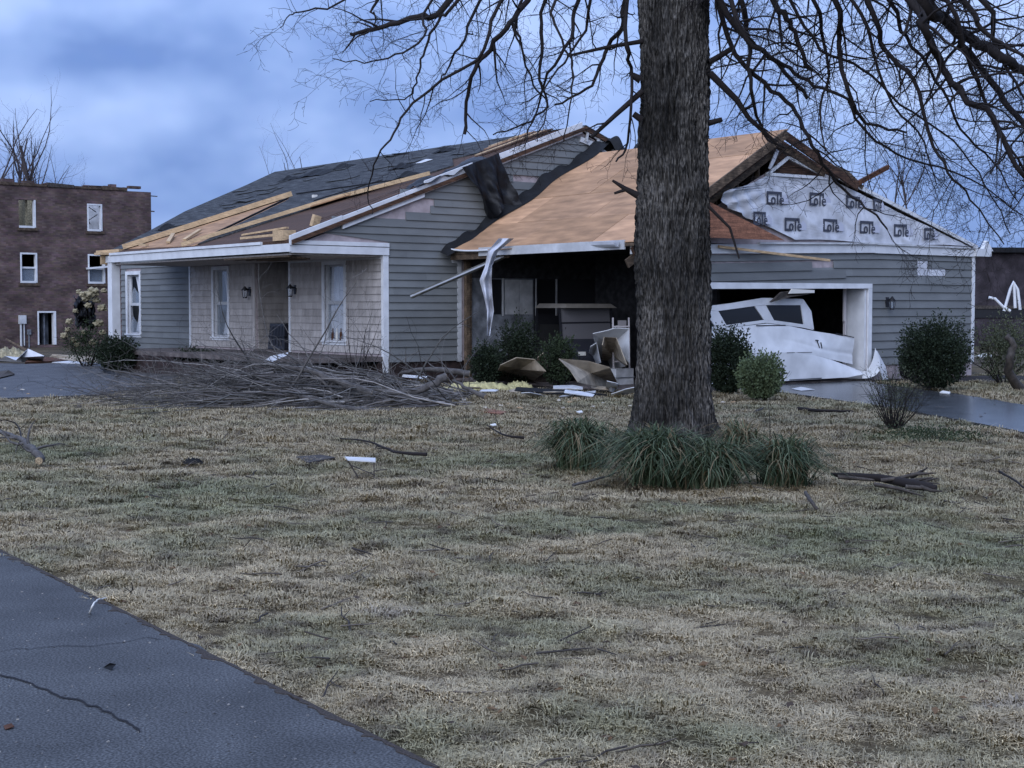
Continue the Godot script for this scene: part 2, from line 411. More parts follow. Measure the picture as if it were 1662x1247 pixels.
func grass_tufts() -> void:
	var tuft: Array[ArrayMesh] = []
	for k in 4:
		var s := mb()
		for i in 13:
			var a := rng.randf() * TAU
			var d := Vector3(cos(a), 0, sin(a))
			var p := d * rng.randf_range(0.0, .035) + Vector3(rng.randfn() * .012, 0, rng.randfn() * .012)
			var h := rng.randf_range(.012, .05)
			var lean := rng.randf_range(.01, .075)
			var w := d.cross(Vector3.UP) * rng.randf_range(.0013, .0026)
			var q := p + Vector3(0, h * .7, 0) + d * lean * .35
			var e := p + Vector3(0, h * rng.randf_range(.55, 1.0), 0) + d * lean
			var sh := rng.randf_range(.5, 1.5)
			s.col = Color(sh, sh, sh)
			var m := (d * .4 + Vector3.UP).normalized()
			s.tri_n(p - w, q - w, q + w, m, m, m); s.tri_n(p - w, q + w, p + w, m, m, m)
			s.tri_n(q - w, e, q + w, m, m, m)
		tuft.append(s.mesh())
	var where: Array = [[], [], [], []]
	var tint: Array = [[], [], [], []]
	var bands := [[4.6, 8.0, 3300.0, .85], [8.0, 12.0, 1900.0, 1.0], [12.0, 18.0, 1050.0, 1.2], [18.0, 26.0, 480.0, 1.55], [26.0, 36.0, 220.0, 2.0]]
	for b in bands:
		var z0: float = b[0]
		var z1: float = b[1]
		var half: float = z1 * .36 + 2.6
		for i in int((z1 - z0) * half * 2.0 * b[2]):
			var z := -rng.randf_range(z0, z1)
			var x := rng.randf_range(-half, half)
			if absf(x) > -z * .36 + 2.6: continue
			var q := Vector2(x, z)
			var bare := noise.get_noise_2d(x * 90.0 + 70.0, z * 90.0)
			for p in pale:
				if Vector2((x - p.x) / p.z, (z - p.y) / p.w).length() < .8 and rng.randf() < .75: bare = 9.0
			if bare > 5.0: continue
			if bare > .19 and rng.randf() < .75: continue
			if noise.get_noise_2d(x * 480.0, z * 480.0) < -.12 and rng.randf() < .72: continue
			if z < -17.5 and (Geometry2D.is_point_in_polygon(q, drive_left) or Geometry2D.is_point_in_polygon(q, bed) or Geometry2D.is_point_in_polygon(q, footprint) or Geometry2D.is_point_in_polygon(q, bed_right)): continue
			if Geometry2D.is_point_in_polygon(q, drive_right): continue
			if Geometry2D.is_point_in_polygon(q + Vector2(.03, .02), road):
				var edge := q.distance_to(Geometry2D.get_closest_point_to_segment(q, road[0], road[2]))
				if edge > .20 or rng.randf() > .75 * pow(1.0 - edge / .20, 2.0): continue
			if Vector2(x - 1.99, z + 18.3).length() < .55: continue
			var k := i % 4
			var sc: float = b[3] * rng.randf_range(.7, 1.25) * (1.0 + .7 * noise.get_noise_2d(x * 70.0, z * 70.0 + 40.0))
			var t := Transform3D(Basis(Vector3.UP, rng.randf() * TAU).scaled(Vector3(sc, sc * rng.randf_range(.6, 1.1), sc)), Vector3(x, height(x, z) - .004, z))
			where[k].append(t)
			var c := soil(x, z)
			var g := rng.randf_range(.75, 1.3)
			tint[k].append(Color(c.r * g * 1.15, c.g * g * 1.15, c.b * g * 1.15))
	for k in 4:
		var m := MultiMesh.new()
		m.transform_format = MultiMesh.TRANSFORM_3D; m.use_colors = true
		m.mesh = tuft[k]; m.instance_count = where[k].size()
		for i in where[k].size():
			m.set_instance_transform(i, where[k][i])
			m.set_instance_color(i, tint[k][i])
		var o := MultiMeshInstance3D.new()
		o.multimesh = m; o.material_override = M["grass"]; o.name = numbered("dormant_grass")
		add_child(o, true)
		tag(o, "short dormant straw coloured grass covering the lawn", "grass", "", "stuff")

func scatter(called: String, label: String, category: String, m: ArrayMesh, where: Array, tints: Array) -> void:
	var mm := MultiMesh.new()
	mm.transform_format = MultiMesh.TRANSFORM_3D; mm.use_colors = true; mm.mesh = m; mm.instance_count = where.size()
	for i in where.size():
		mm.set_instance_transform(i, where[i]); mm.set_instance_color(i, tints[i])
	var o := MultiMeshInstance3D.new()
	o.multimesh = mm; o.material_override = M["litter"]; o.name = numbered(called)
	add_child(o, true); tag(o, label, category, "", "stuff")

func litter() -> void:
	var s := mb(); s.col = Color.WHITE
	s.tri(Vector3(-.5, 0, 0), Vector3(0, .12, .35), Vector3(.5, .1, 0)); s.tri(Vector3(-.5, 0, 0), Vector3(.5, .1, 0), Vector3(.05, .16, -.3)); s.tri(Vector3(-.5, 0, 0), Vector3(-.2, .2, .2), Vector3(0, .12, .35))
	var leafm := s.mesh()
	s = mb(); s.col = Color.WHITE
	s.tube(PackedVector3Array([Vector3(-.5, 0, 0), Vector3(-.1, .03, .05), Vector3(.2, .02, -.02), Vector3(.5, .05, .04)]), PackedFloat32Array([.022, .02, .016, .01]), 4, false); s.tube(PackedVector3Array([Vector3(.1, .02, 0), Vector3(.3, .05, .16)]), PackedFloat32Array([.012, .006]), 3, false)
	var twigm := s.mesh()
	s = mb(); s.col = Color.WHITE
	s.hexa([Vector3(-.5, -.1, -.3), Vector3(.4, -.1, -.4), Vector3(.5, -.1, .3), Vector3(-.4, -.1, .4), Vector3(-.4, .25, -.2), Vector3(.3, .35, -.3), Vector3(.35, .2, .2), Vector3(-.3, .3, .3)])
	var chipm := s.mesh()
	var sets := [[leafm, 1500, "fallen_leaves", "small curled brown leaves scattered over the lawn", "leaves"], [twigm, 900, "twig_litter", "small broken twigs strewn over the lawn", "twigs"], [chipm, 2600, "road_grit", "fine grit and chips lying on the near asphalt road", "grit"], [chipm, 650, "storm_litter", "splinters and small scraps strewn before the damaged house", "litter"]]
	for k in 4:
		var w := []
		var c := []
		for i in int(sets[k][1]):
			var z := -rng.randf_range(4.8, 24.0) if k < 2 else -rng.randf_range(4.6, 12.0) if k == 2 else -rng.randf_range(23.5, 31.0)
			if k < 2: z = -sqrt(rng.randf_range(23.0, 600.0))
			var x := z * rng.randf_range(-.38, .38) if k != 2 else z * rng.randf_range(-.02, .4)
			var q := Vector2(x, z)
			var on_road := Geometry2D.is_point_in_polygon(q, road)
			if (k == 2) != on_road: continue
			if k == 3 and (Geometry2D.is_point_in_polygon(q, footprint) or x > 4.0): continue
			var sc := rng.randf_range(.025, .06) if k == 0 else rng.randf_range(.06, .28) if k == 1 else .002 + .011 * pow(rng.randf(), 4.0) if k == 2 else .015 + .09 * pow(rng.randf(), 4.0)
			var y := height(x, z) + .022 if k < 2 else .001 if k == 2 else .0
			w.append(Transform3D(Basis.from_euler(Vector3(rng.randfn() * .2, rng.randf() * TAU, rng.randfn() * .2)).scaled(Vector3(sc, sc * (.5 if k == 3 else 1.0), sc)), Vector3(x, y, z)))
			var pick := [[Color(.06, .035, .02), Color(.10, .06, .03), Color(.04, .028, .02)], [Color(.06, .05, .04), Color(.10, .085, .07), Color(.035, .03, .027)], [Color(.12, .12, .12), Color(.04, .04, .04), Color(.2, .19, .175)], [Color(.40, .36, .30), Color(.30, .2, .11), Color(.07, .06, .05)]]
			c.append(pick[k][rng.randi() % 3])
		scatter(sets[k][2], sets[k][3], sets[k][4], sets[k][0], w, c)

# ---------------------------------------------------------------- house pieces
func wall_rects(s: MB, t: Transform3D, u0: float, u1: float, v0: float, v1: float, d: float, holes: Array) -> void:
	var cuts := [u0, u1]
	for h in holes: cuts.append_array([h[0], h[2]])
	cuts.sort()
	for i in cuts.size() - 1:
		if cuts[i + 1] - cuts[i] < .001: continue
		var mid: float = (cuts[i] + cuts[i + 1]) * .5
		var low := v0
		var hs := holes.filter(func(h): return h[0] < mid and h[2] > mid)
		hs.sort_custom(func(a, b): return a[1] < b[1])
		for h in hs:
			if h[1] > low: s.box(Vector3(cuts[i], low, -d), Vector3(cuts[i + 1], h[1], 0), t)
			low = h[3]
		if low < v1: s.box(Vector3(cuts[i], low, -d), Vector3(cuts[i + 1], v1, 0), t)

func lap(s: MB, t: Transform3D, bl: Vector2, br: Vector2, tr: Vector2, tl: Vector2) -> void:   # a lap board: proud at its lower edge
	s.hexa([t * Vector3(bl.x, bl.y, .001), t * Vector3(br.x, br.y, .001), t * Vector3(br.x, br.y, .036), t * Vector3(bl.x, bl.y, .036),
		t * Vector3(tl.x, tl.y, .001), t * Vector3(tr.x, tr.y, .001), t * Vector3(tr.x, tr.y, .006), t * Vector3(tl.x, tl.y, .006)])

# rows of lap boards on a wall frame t; lo/hi give the ends of a row at height y; holes leave it out; sag bends it
func boards(parent: Node, t: Transform3D, v0: float, v1: float, step: float, lo: Callable, hi: Callable, holes: Array, m: String, sag: Callable, called := "siding_board", joints := 3.6) -> void:
	var v := v0
	var row := 0
	while v < v1 - .02:
		var top := minf(v + step, v1)
		var a0: float = lo.call(v)
		var b0: float = hi.call(v)
		var a1: float = lo.call(top)
		var b1: float = hi.call(top)
		var spans := [[a0, b0]]
		for h in holes:
			if h[1] < top - .03 and h[3] > v + .03:
				var next := []
				for sp in spans:
					if h[2] <= sp[0] or h[0] >= sp[1]: next.append(sp); continue
					if h[0] - sp[0] > .04: next.append([sp[0], h[0]])
					if sp[1] - h[2] > .04: next.append([h[2], sp[1]])
				spans = next
		for sp in spans:
			var x: float = sp[0]
			while x < sp[1] - .01:
				var e: float = minf(sp[1], (floorf((x + row * 1.37) / joints + .001) + 1.0) * joints - row * 1.37)
				if sp[1] - e < .25: e = sp[1]
				var tl := a1 if x == a0 else x
				var tr := b1 if e == b0 else e
				if tr > tl:
					var s := mb()
					var gap := .002 if e < sp[1] else 0.0
					lap(s, t, Vector2(x, v + sag.call(x)), Vector2(e - gap, v + sag.call(e)), Vector2(tr - gap, top + .012 + sag.call(e)), Vector2(tl, top + .012 + sag.call(x)))
					obj(called, s, "%s_%d" % [m, rng.randi() % 4], parent)
				x = e
		v += step; row += 1

func window(parent: Node, t: Transform3D, u0: float, v0: float, u1: float, v1: float, casing := .1, curtain := 1, broken := false) -> Node3D:
	var s := mb()
	var w := casing
	s.box(Vector3(u0 - w, v0 - w, -.02), Vector3(u0, v1 + w, .035), t); s.box(Vector3(u1, v0 - w, -.02), Vector3(u1 + w, v1 + w, .035), t)
	s.box(Vector3(u0, v1, -.02), Vector3(u1, v1 + w, .033), t); s.box(Vector3(u0, v0 - w, -.02), Vector3(u1, v0, .033), t)
	for q in [[u0, v0, u0 + .012, v1], [u1 - .012, v0, u1, v1]]: s.box(Vector3(q[0], q[1], -.14), Vector3(q[2], q[3], -.021), t)
	var r := obj("window", s, "white", parent)
	s = mb(); s.box(Vector3(u0 - w - .02, v0 - .035, .034), Vector3(u1 + w + .02, v0, .075), t)
	obj("sill", s, "white", r)
	var mid := (v0 + v1) * .5
	for k in 2:
		var a := v0 if k == 0 else mid
		var b := mid if k == 0 else v1
		var z := -.05 if k == 0 else -.085
		s = mb()
		var f := .04
		s.box(Vector3(u0 + .013, a, z - .03), Vector3(u0 + .013 + f, b, z), t); s.box(Vector3(u1 - .013 - f, a, z - .03), Vector3(u1 - .013, b, z), t)
		s.box(Vector3(u0 + .013 + f, a, z - .03), Vector3(u1 - .013 - f, a + f, z), t); s.box(Vector3(u0 + .013 + f, b - f, z - .03), Vector3(u1 - .013 - f, b, z), t)
		obj("sash", s, "white_dirty", r)
		s = mb()
		if broken:
			s.ext(PackedVector2Array([Vector2(u0 + .05, a + f), Vector2(u1 - .05, a + f), Vector2(u1 - .05, a + .35), Vector2(u1 - .2, a + .2), Vector2(u0 + .2, a + .5), Vector2(u0 + .05, a + .3)]), func(q): return t * Vector3(q.x, q.y, z - .02), t.basis * Vector3(0, 0, .004))
		else:
			s.box(Vector3(u0 + .05, a + f, z - .02), Vector3(u1 - .05, b - f, z - .016), t)
		obj("pane", s, "glass", r)
	if curtain > 0:
		s = mb()
		var c0 := u0 + .05 + (0.18 if curtain == 2 else 0.0)
		s.grid(func(a: float, b: float):
			var pinch := 1.0 - (.45 * sin(b * PI) if curtain == 2 else 0.0)
			return t * Vector3(lerpf(u1 - .04, c0, a * pinch), lerpf(v0 + .06, v1 - .03, b), -.16 + .03 * sin(a * 26.0 + b * 2.0)), 26, 10)
		obj("curtain", s, "curtain", r)
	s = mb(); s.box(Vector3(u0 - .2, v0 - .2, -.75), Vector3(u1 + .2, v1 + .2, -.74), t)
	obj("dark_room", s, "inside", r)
	return r

func lamp(parent: Node, t: Transform3D, u: float, v: float) -> void:
	var s := mb()
	s.box(Vector3(u - .05, v - .1, .02), Vector3(u + .05, v + .12, .045), t)
	s.bar(t * Vector3(u, v + .05, .045), t * Vector3(u, v + .1, .16), .02, .02); s.bar(t * Vector3(u, v + .1, .16), t * Vector3(u, v + .02, .17), .02, .02)
	var r := obj("wall_lantern", s, "black_metal", parent)
	s = mb()
	var p := t * Vector3(u, v + .04, .17)
	s.tube(PackedVector3Array([p + Vector3(0, .1, 0), p + Vector3(0, .05, 0), p, p + Vector3(0, -.005, 0)]), PackedFloat32Array([.012, .05, .1, .1]), 6)
	s.tube(PackedVector3Array([p + Vector3(0, -.2, 0), p + Vector3(0, -.17, 0)]), PackedFloat32Array([.05, .055]), 6)
	for k in 6:
		var a := TAU * k / 6.0
		s.bar(p + Vector3(cos(a) * .08, 0, sin(a) * .08), p + Vector3(cos(a) * .052, -.17, sin(a) * .052), .01, .01)
	obj("lamp_cage", s, "black_metal", r)
	s = mb(); s.tube(PackedVector3Array([p + Vector3(0, -.01, 0), p + Vector3(0, -.165, 0)]), PackedFloat32Array([.068, .044]), 6)
	obj("lamp_glass", s, "glass", r)

func roof_y(x: float) -> float: return 3.0 + (x + 4.07) * .3662      # main roof, slope that faces the street
func wing_y(x: float) -> float: return 2.92 + x * .5850               # garage wing, slope over the carport
func gable_low(x: float) -> float: return roof_y(x) - .12

func front_sag(x: float) -> float: return -.03 * maxf(0.0, 7.25 - x) if x < 7.25 else 0.0

func house() -> void:
	var h := thing("ranch_house", "grey sided ranch house with its roof torn open and garage door buckled", "house", CORNER, TURN)
	var T := Transform3D(Basis(), Vector3(0, 0, -5.94))                                                  # gable wall
	var P := Transform3D(Basis(Vector3(0, 0, 1), Vector3(0, 1, 0), Vector3(-1, 0, 0)), Vector3(-1.77, 0, 0))   # porch wall, u runs along z
	var F := Transform3D()                                                                               # garage front
	var s: MB
	var none := func(_x): return 0.0
	# ---- gable wall
	s = mb()
	s.ext(PackedVector2Array([Vector2(-1.77, .42), Vector2(11.7, .42), Vector2(11.7, 2.9), Vector2(3.85, 5.76), Vector2(-3.7, 2.99), Vector2(-1.77, 2.98)]), func(q): return Vector3(q.x, q.y, -5.942), Vector3(0, 0, -.12))
	var gw := obj("gable_wall", s, "sheathing", h)
	gw.set_meta("label", "grey lap sided gable wall with torn boards")
	var right := func(y): return minf(maxf(.22, (y - 2.80) / .585 - .2), 3.85 + (5.72 - y) / .3662)
	var left := func(y): return -1.65 if y < 3.04 else maxf(-3.7, (y - 3.14) / .3662 - 4.07 + .33)
	boards(gw, T, .42, 5.66, .163, left, right, [[-1.25, 3.86, -.45, 3.98], [-2.3, 3.72, -.55, 3.86], [-2.5, 3.6, -1.2, 3.72], [1.75, 4.5, 2.9, 4.62]], "siding", none)
	s = mb(); s.box(Vector3(-1.9, -.2, -6.0), Vector3(.3, .415, -5.96)); s.box(Vector3(.3, -.2, -6.1), Vector3(11.6, .415, -5.99))
	for z in [[-20, -6.0]]: s.box(Vector3(-1.9, -.2, z[0]), Vector3(-1.8, .38, z[1]))
	s.box(Vector3(-4.0, -.2, -15.4), Vector3(-3.9, .34, -6.2)); s.box(Vector3(-3.9, -.2, -6.3), Vector3(-1.9, .34, -6.2))
	s.box(Vector3(.9, -.2, -.1), Vector3(2.0, .33, .0)); s.box(Vector3(7.3, -.2, -.1), Vector3(10.94, .33, -.002)); s.box(Vector3(10.9, -.2, -6), Vector3(11, .33, -.1))
	obj("foundation", s, "brick_skirt", h)
	# corner boards
	s = mb(); s.box(Vector3(-1.80, .2, -6.0), Vector3(-1.66, 2.86, -5.91)); obj("corner_board", s, "white", h)
	s = mb(); s.box(Vector3(.17, .4, -6.05), Vector3(.28, 2.72, -5.905)); s.box(Vector3(.02, 2.6, -6.05), Vector3(.16, 2.86, -5.9)); obj("corner_board", s, "white_dirty", h)
	s = mb(); s.box(Vector3(10.87, .28, -.1), Vector3(10.98, 2.8, .034)); obj("corner_board", s, "white", h)
	s = mb(); s.box(Vector3(.34, -.05, -5.9), Vector3(.44, 2.8, -5.8)); s.box(Vector3(.46, -.05, -5.9), Vector3(.5, 2.8, -5.82)); obj("timber_post", s, "old_lumber", h)
	s = mb(); s.box(Vector3(.85, -.05, -.14), Vector3(.99, 2.8, -.03)); obj("timber_post", s, "old_lumber", h)
	# ---- porch beam, fascia, rake
	s = mb(); s.box(Vector3(-4.06, 2.74, -5.99), Vector3(-1.66, 2.90, -5.885)); obj("porch_beam", s, "white", h)
	s = mb(); s.box(Vector3(-4.06, 2.915, -5.97), Vector3(-1.66, 3.0, -5.875)); obj("porch_beam", s, "white", h)
	s = mb(); s.box(Vector3(-4.10, 2.76, -15.5), Vector3(-4.04, 2.93, -5.88)); obj("fascia", s, "white", h)
	s = mb(); s.box(Vector3(-4.13, 2.94, -15.2), Vector3(-4.02, 3.0, -7.1)); obj("fascia", s, "white", h)
	for g in [[-4.1, -2.85, .0, .2], [-2.84, -.75, .02, .12], [-2.84, -.75, -.12, .13], [-.74, .55, .03, .27], [.9, 3.78, .0, .26]]:
		s = mb()
		var y0 := func(x: float): return 3.10 + (x + 4.07) * .3662 - .10 + g[2]
		var a: float = g[0]
		var b: float = g[1]
		s.ext(PackedVector2Array([Vector2(a, y0.call(a) - g[3] * .5), Vector2(b, y0.call(b) - g[3] * .5), Vector2(b, y0.call(b) + g[3] * .5), Vector2(a, y0.call(a) + g[3] * .5)]), func(q): return Vector3(q.x, q.y, -5.85 + .01 * g[2]), Vector3(0, 0, -.055))
		obj("rake_board", s, "white", h)
	s = mb(); s.bar(Vector3(3.8, 5.86, -5.87), Vector3(4.85, 5.42, -5.87), .04, .09); s.bar(Vector3(3.75, 5.6, -5.9), Vector3(5.0, 5.28, -5.8), .05, .12)
	s.bar(Vector3(3.9, 5.55, -5.85), Vector3(3.95, 5.8, -5.85), .05, .05); s.bar(Vector3(4.2, 5.45, -5.85), Vector3(4.3, 5.66, -5.85), .05, .05); s.bar(Vector3(4.1, 5.42, -5.7), Vector3(4.75, 5.12, -5.6), .03, .07)
	obj("broken_rake_trim", s, "white_dirty", h)
	# ---- porch wall
	var w3 := [-8.42, .86, -7.56, 2.58]
	var w2 := [-14.05, .86, -13.25, 2.58]
	var w1 := [-19.55, .86, -18.7, 2.55]
	var rec := [-11.75, .55, -10.08, 2.78]
	s = mb(); wall_rects(s, P, -20.0, -6.0, .42, 3.35, .12, [w1, w2, w3, rec])
	var pw := obj("porch_wall", s, "sheathing", h)
	var ph := []
	for q in [w1, w2, w3]: ph.append([q[0] - .1, q[1] - .1, q[2] + .1, q[3] + .1])
	ph.append([-11.87, .3, -10.0, 2.9])
	boards(pw, P, .6, 2.78, .163, func(_y): return -15.36, func(_y): return -6.02, ph, "shake", none, "shake_course", 1.25)
	boards(pw, P, .45, 3.2, .163, func(_y): return -19.98, func(_y): return -15.46, ph, "siding", none)
	s = mb(); s.box(Vector3(-15.46, .5, 0), Vector3(-15.37, 2.8, .04), P); obj("corner_board", s, "white", h)
	s = mb(); s.box(Vector3(-10.07, .55, -.01), Vector3(-9.98, 2.78, .036), P); obj("corner_board", s, "white", h)
	s = mb(); s.box(Vector3(-11.87, .55, -.01), Vector3(-11.76, 2.78, .036), P); obj("corner_board", s, "shake_2", h)
	s = mb(); s.box(Vector3(-9.97, 2.66, .02), Vector3(-6.0, 2.79, .045), P); obj("frieze_board", s, "white_dirty", h)
	s = mb(); s.box(Vector3(-15.4, 2.74, .03), Vector3(-9.98, 2.98, .06), P); obj("frieze_board", s, "shake_3", h)
	window(h, P, w3[0], w3[1], w3[2], w3[3], .1, 1)
	window(h, P, w2[0], w2[1], w2[2], w2[3], .09, 2)
	var bw := window(h, P, w1[0], w1[1], w1[2], w1[3], .1, 2, true)
	bw.set_meta("label", "broken window with a torn curtain hanging out")
	# entry recess with its side walls and open door
	var R := Transform3D(Basis(), Vector3(0, 0, -11.74))
	s = mb(); s.box(Vector3(-1.76, .55, -11.86), Vector3(-.3, 2.8, -11.745))
	var rw := obj("entry_side_wall", s, "sheathing", h)
	boards(rw, R, .58, 2.76, .163, func(_y): return -1.74, func(_y): return -.72, [], "shake", none, "shake_course", 1.25)
	s = mb(); s.box(Vector3(-1.76, .55, -10.07), Vector3(-.3, 2.8, -9.96)); obj("entry_side_wall", s, "plaster", h)
	s = mb(); s.box(Vector3(-1.86, .46, -11.74), Vector3(-.52, .585, -10.09)); obj("doorstep", s, "concrete", h)
	s = mb(); s.box(Vector3(-.5, .55, -11.73), Vector3(-.4, 2.8, -10.08)); obj("entry_back_wall", s, "plaster", h)
	s = mb(); s.box(Vector3(-.70, .58, -11.72), Vector3(-.51, 2.7, -11.60)); s.box(Vector3(-.62, .58, -10.2), Vector3(-.51, 2.7, -10.09)); s.box(Vector3(-.62, 2.6, -11.59), Vector3(-.51, 2.7, -10.21))
	var df := obj("door_frame", s, "white_dirty", h)
	s = mb(); s.box(Vector3(-.56, .58, -11.55), Vector3(-.515, 2.58, -10.25)); obj("door_leaf", s, "white_dirty", df)
	lamp(h, P, -12.02, 2.0); lamp(h, P, -9.75, 2.02)
	s = mb(); s.box(Vector3(-4.07, .44, -15.4), Vector3(-1.79, .545, -5.95)); obj("porch_floor", s, "concrete", h)
	s = mb(); s.box(Vector3(-4.0, 2.70, -15.38), Vector3(-1.83, 2.735, -6.0)); obj("porch_ceiling", s, "shake_1", h)
	s = mb()
	for k in 5: s.box(Vector3(-4.02 + .11 * k, 2.66 - .012 * k, -9.0 + .3 * k), Vector3(-3.93 + .11 * k, 2.695 - .012 * k, -6.1))
	obj("loose_soffit_board", s, "old_lumber", h)
	s = mb(); s.box(Vector3(-4.08, .545, -15.42), Vector3(-3.86, 2.755, -15.16)); obj("porch_column", s, "white", h)
	s = mb(); s.box(Vector3(-4.2, 2.72, -15.6), Vector3(-3.9, 3.0, -15.52)); s.box(Vector3(-4.3, 2.96, -15.75), Vector3(-3.6, 3.02, -15.3)); obj("splintered_eave", s, "lumber", h)
	s = mb(); s.bar(Vector3(-4.1, 3.02, -15.9), Vector3(-3.9, 3.04, -14.9), .2, .12); obj("splintered_eave", s, "lumber", h)
	# ---- main body behind
	s = mb(); s.box(Vector3(11.55, .1, -20), Vector3(11.65, 2.95, -6)); s.box(Vector3(-1.76, .1, -20), Vector3(11.6, 2.95, -19.9))
	s.ext(PackedVector2Array([Vector2(-1.77, 2.95), Vector2(11.6, 2.95), Vector2(3.85, 5.75)]), func(q): return Vector3(q.x, q.y, -19.95), Vector3(0, 0, .1))
	obj("rear_wall", s, "siding_1", h)
	s = mb(); s.box(Vector3(-1.7, .4, -19.9), Vector3(11.55, .5, -6.1)); obj("floor", s, "inside", h)
	# ---- main roof: deck, then what is left of its covering
	var deck := PackedVector2Array([Vector2(-4.07, -15.5), Vector2(-2.33, -16.86), Vector2(-.36, -18.72), Vector2(2.33, -20.06), Vector2(3.85, -21.05), Vector2(3.85, -5.8), Vector2(-4.07, -5.8)])
	s = mb(); s.ext(deck, func(q): return Vector3(q.x, roof_y(q.x), q.y), Vector3(0, -.09, 0)); 
	s.ext(PackedVector2Array([Vector2(3.85, -21.05), Vector2(11.9, -21.05), Vector2(11.9, -5.8), Vector2(3.85, -5.8)]), func(q): return Vector3(q.x, roof_y(3.85) - (q.x - 3.85) * .3662, q.y), Vector3(0, -.09, 0))
	var rd := obj("roof", s, "plank_1", h)
	rd.set_meta("label", "torn roof with dark felt over bare boards")
	var cover := PackedVector2Array([Vector2(-3.83, -14.85), Vector2(-4.07, -15.5), Vector2(-2.33, -16.86), Vector2(-.36, -18.72), Vector2(2.33, -20.06), Vector2(3.85, -21.05), Vector2(3.85, -8.15), Vector2(2.9, -8.0), Vector2(2.3, -8.05), Vector2(2.05, -8.75), Vector2(1.2, -7.5), Vector2(.62, -7.85), Vector2(.2, -8.55), Vector2(-1.4, -9.35), Vector2(-2.9, -10.0), Vector2(-3.95, -10.45), Vector2(-.4, -12.55), Vector2(-.1, -13.05)])
	s = mb(); s.ext(cover, func(q): return Vector3(q.x, roof_y(q.x) + .035, q.y), Vector3(0, -.03, 0)); obj("roofing_felt", s, "felt", rd)
	s = mb(); s.ext(PackedVector2Array([Vector2(3.85, -21.05), Vector2(11.95, -21.05), Vector2(11.95, -5.8), Vector2(3.85, -5.8)]), func(q): return Vector3(q.x, roof_y(3.85) - (q.x - 3.85) * .3662 + .035, q.y), Vector3(0, -.03, 0)); obj("roofing_felt", s, "felt", rd)
	var pt := func(x: float, z: float, up: float) -> Vector3: return Vector3(x, roof_y(x) + up, z)
	# bare ply in the long gap, with the timbers along it
	s = mb(); s.ext(PackedVector2Array([Vector2(-3.83, -14.7), Vector2(-4.0, -10.5), Vector2(-.45, -12.6), Vector2(-.2, -13.0)]), func(q): return Vector3(q.x, roof_y(q.x) + .012, q.y), Vector3(0, -.008, 0)); obj("plywood_sheet", s, "ply_1", rd)
	s = mb(); s.bar(pt.call(-3.95, -14.75, .10), pt.call(-.05, -13.0, .10), .06, .13); obj("roof_timber", s, "lumber", rd)
	s = mb(); s.bar(pt.call(-3.3, -11.0, .055), pt.call(-.4, -12.65, .055), .03, .045); obj("roof_timber", s, "felt_dark", rd)
	for q in [[-3.1, -13.6, -3.7, -12.6], [-2.95, -12.4, -3.6, -11.9], [-3.85, -13.9, -3.8, -13.6]]:
		s = mb(); s.bar(pt.call(q[0], q[1], .10), pt.call(q[2], q[3], .06), .09, .05); obj("roof_block", s, "lumber", rd)
	s = mb(); s.bar(pt.call(-4.15, -10.9, .10), pt.call(-1.2, -9.15, .10), .05, .09); s.bar(pt.call(-1.2, -9.15, .10), pt.call(.35, -7.25, .09), .05, .09); obj("roof_timber", s, "lumber", rd)
	s = mb(); s.bar(pt.call(-1.6, -9.35, .06), pt.call(.15, -8.25, .06), .30, .03); obj("roof_timber", s, "ply_0", rd)
	s = mb(); s.bar(pt.call(-3.95, -8.3, .08), pt.call(-3.9, -6.9, .08), .06, .05); obj("roof_timber", s, "lumber", rd)
	s = mb(); s.bar(pt.call(-3.6, -8.9, .06), pt.call(-3.3, -7.4, .06), .08, .04); obj("roof_timber", s, "lumber", rd)
	s = mb(); s.box(Vector3(-4.1, 3.0, -6.6), Vector3(-3.8, 3.22, -6.15)); obj("roof_block", s, "lumber", rd)
	s = mb(); s.bar(pt.call(-3.25, -6.35, .02), pt.call(-3.2, -6.3, .24), .12, .16, Vector3.RIGHT); obj("roof_block", s, "lumber", rd)
	# bare boards running up the rake
	for k in 6:
		s = mb()
		var z := -5.92 - .2 * k
		var x0 := -3.9 + .25 * k
		var x1 := 3.82 - (0.0 if k < 4 else .6)
		s.ext(PackedVector2Array([Vector2(x0, z - .19), Vector2(x1, z - .19), Vector2(x1, z), Vector2(x0, z)]), func(q): return Vector3(q.x, roof_y(q.x) + .026 + .006 * (k % 3), q.y), Vector3(0, -.022, 0))
		obj("roof_plank", s, "plank_%d" % (k % 4), rd)
	for k in 5:
		s = mb()
		s.bar(pt.call(1.5 + .3 * k, -7.2 - .22 * k, .075), pt.call(3.8, -7.15 - .22 * k + .1, .07), .14, .03); obj("roof_plank", s, ["plank_2", "lumber", "plank_0", "ply_0", "lumber"][k], rd)
	# loose shingles
	for k in 46:
		var x := rng.randf_range(-2.0, 3.75)
		var z := rng.randf_range(-20.0, -8.8)
		if z < -16.9 - (x + 2.33) * .66 or (x < 1.0 and z > -13.5): continue
		s = mb()
		var ww := rng.randf_range(.3, 1.1)
		var hh := rng.randf_range(.12, .3)
		var lift := rng.randf_range(.006, .02) if rng.randf() < .9 else .06
		var c: Vector3 = pt.call(x, z, .04)
		var sl := Vector3(1, .3662, 0).normalized()
		var nn := Vector3(-.3662, 1, 0).normalized()
		var tw := rng.randf_range(-.25, .25)
		var al := Vector3(0, 0, 1) * cos(tw) + sl * sin(tw)
		var ac := sl * cos(tw) - Vector3(0, 0, 1) * sin(tw)
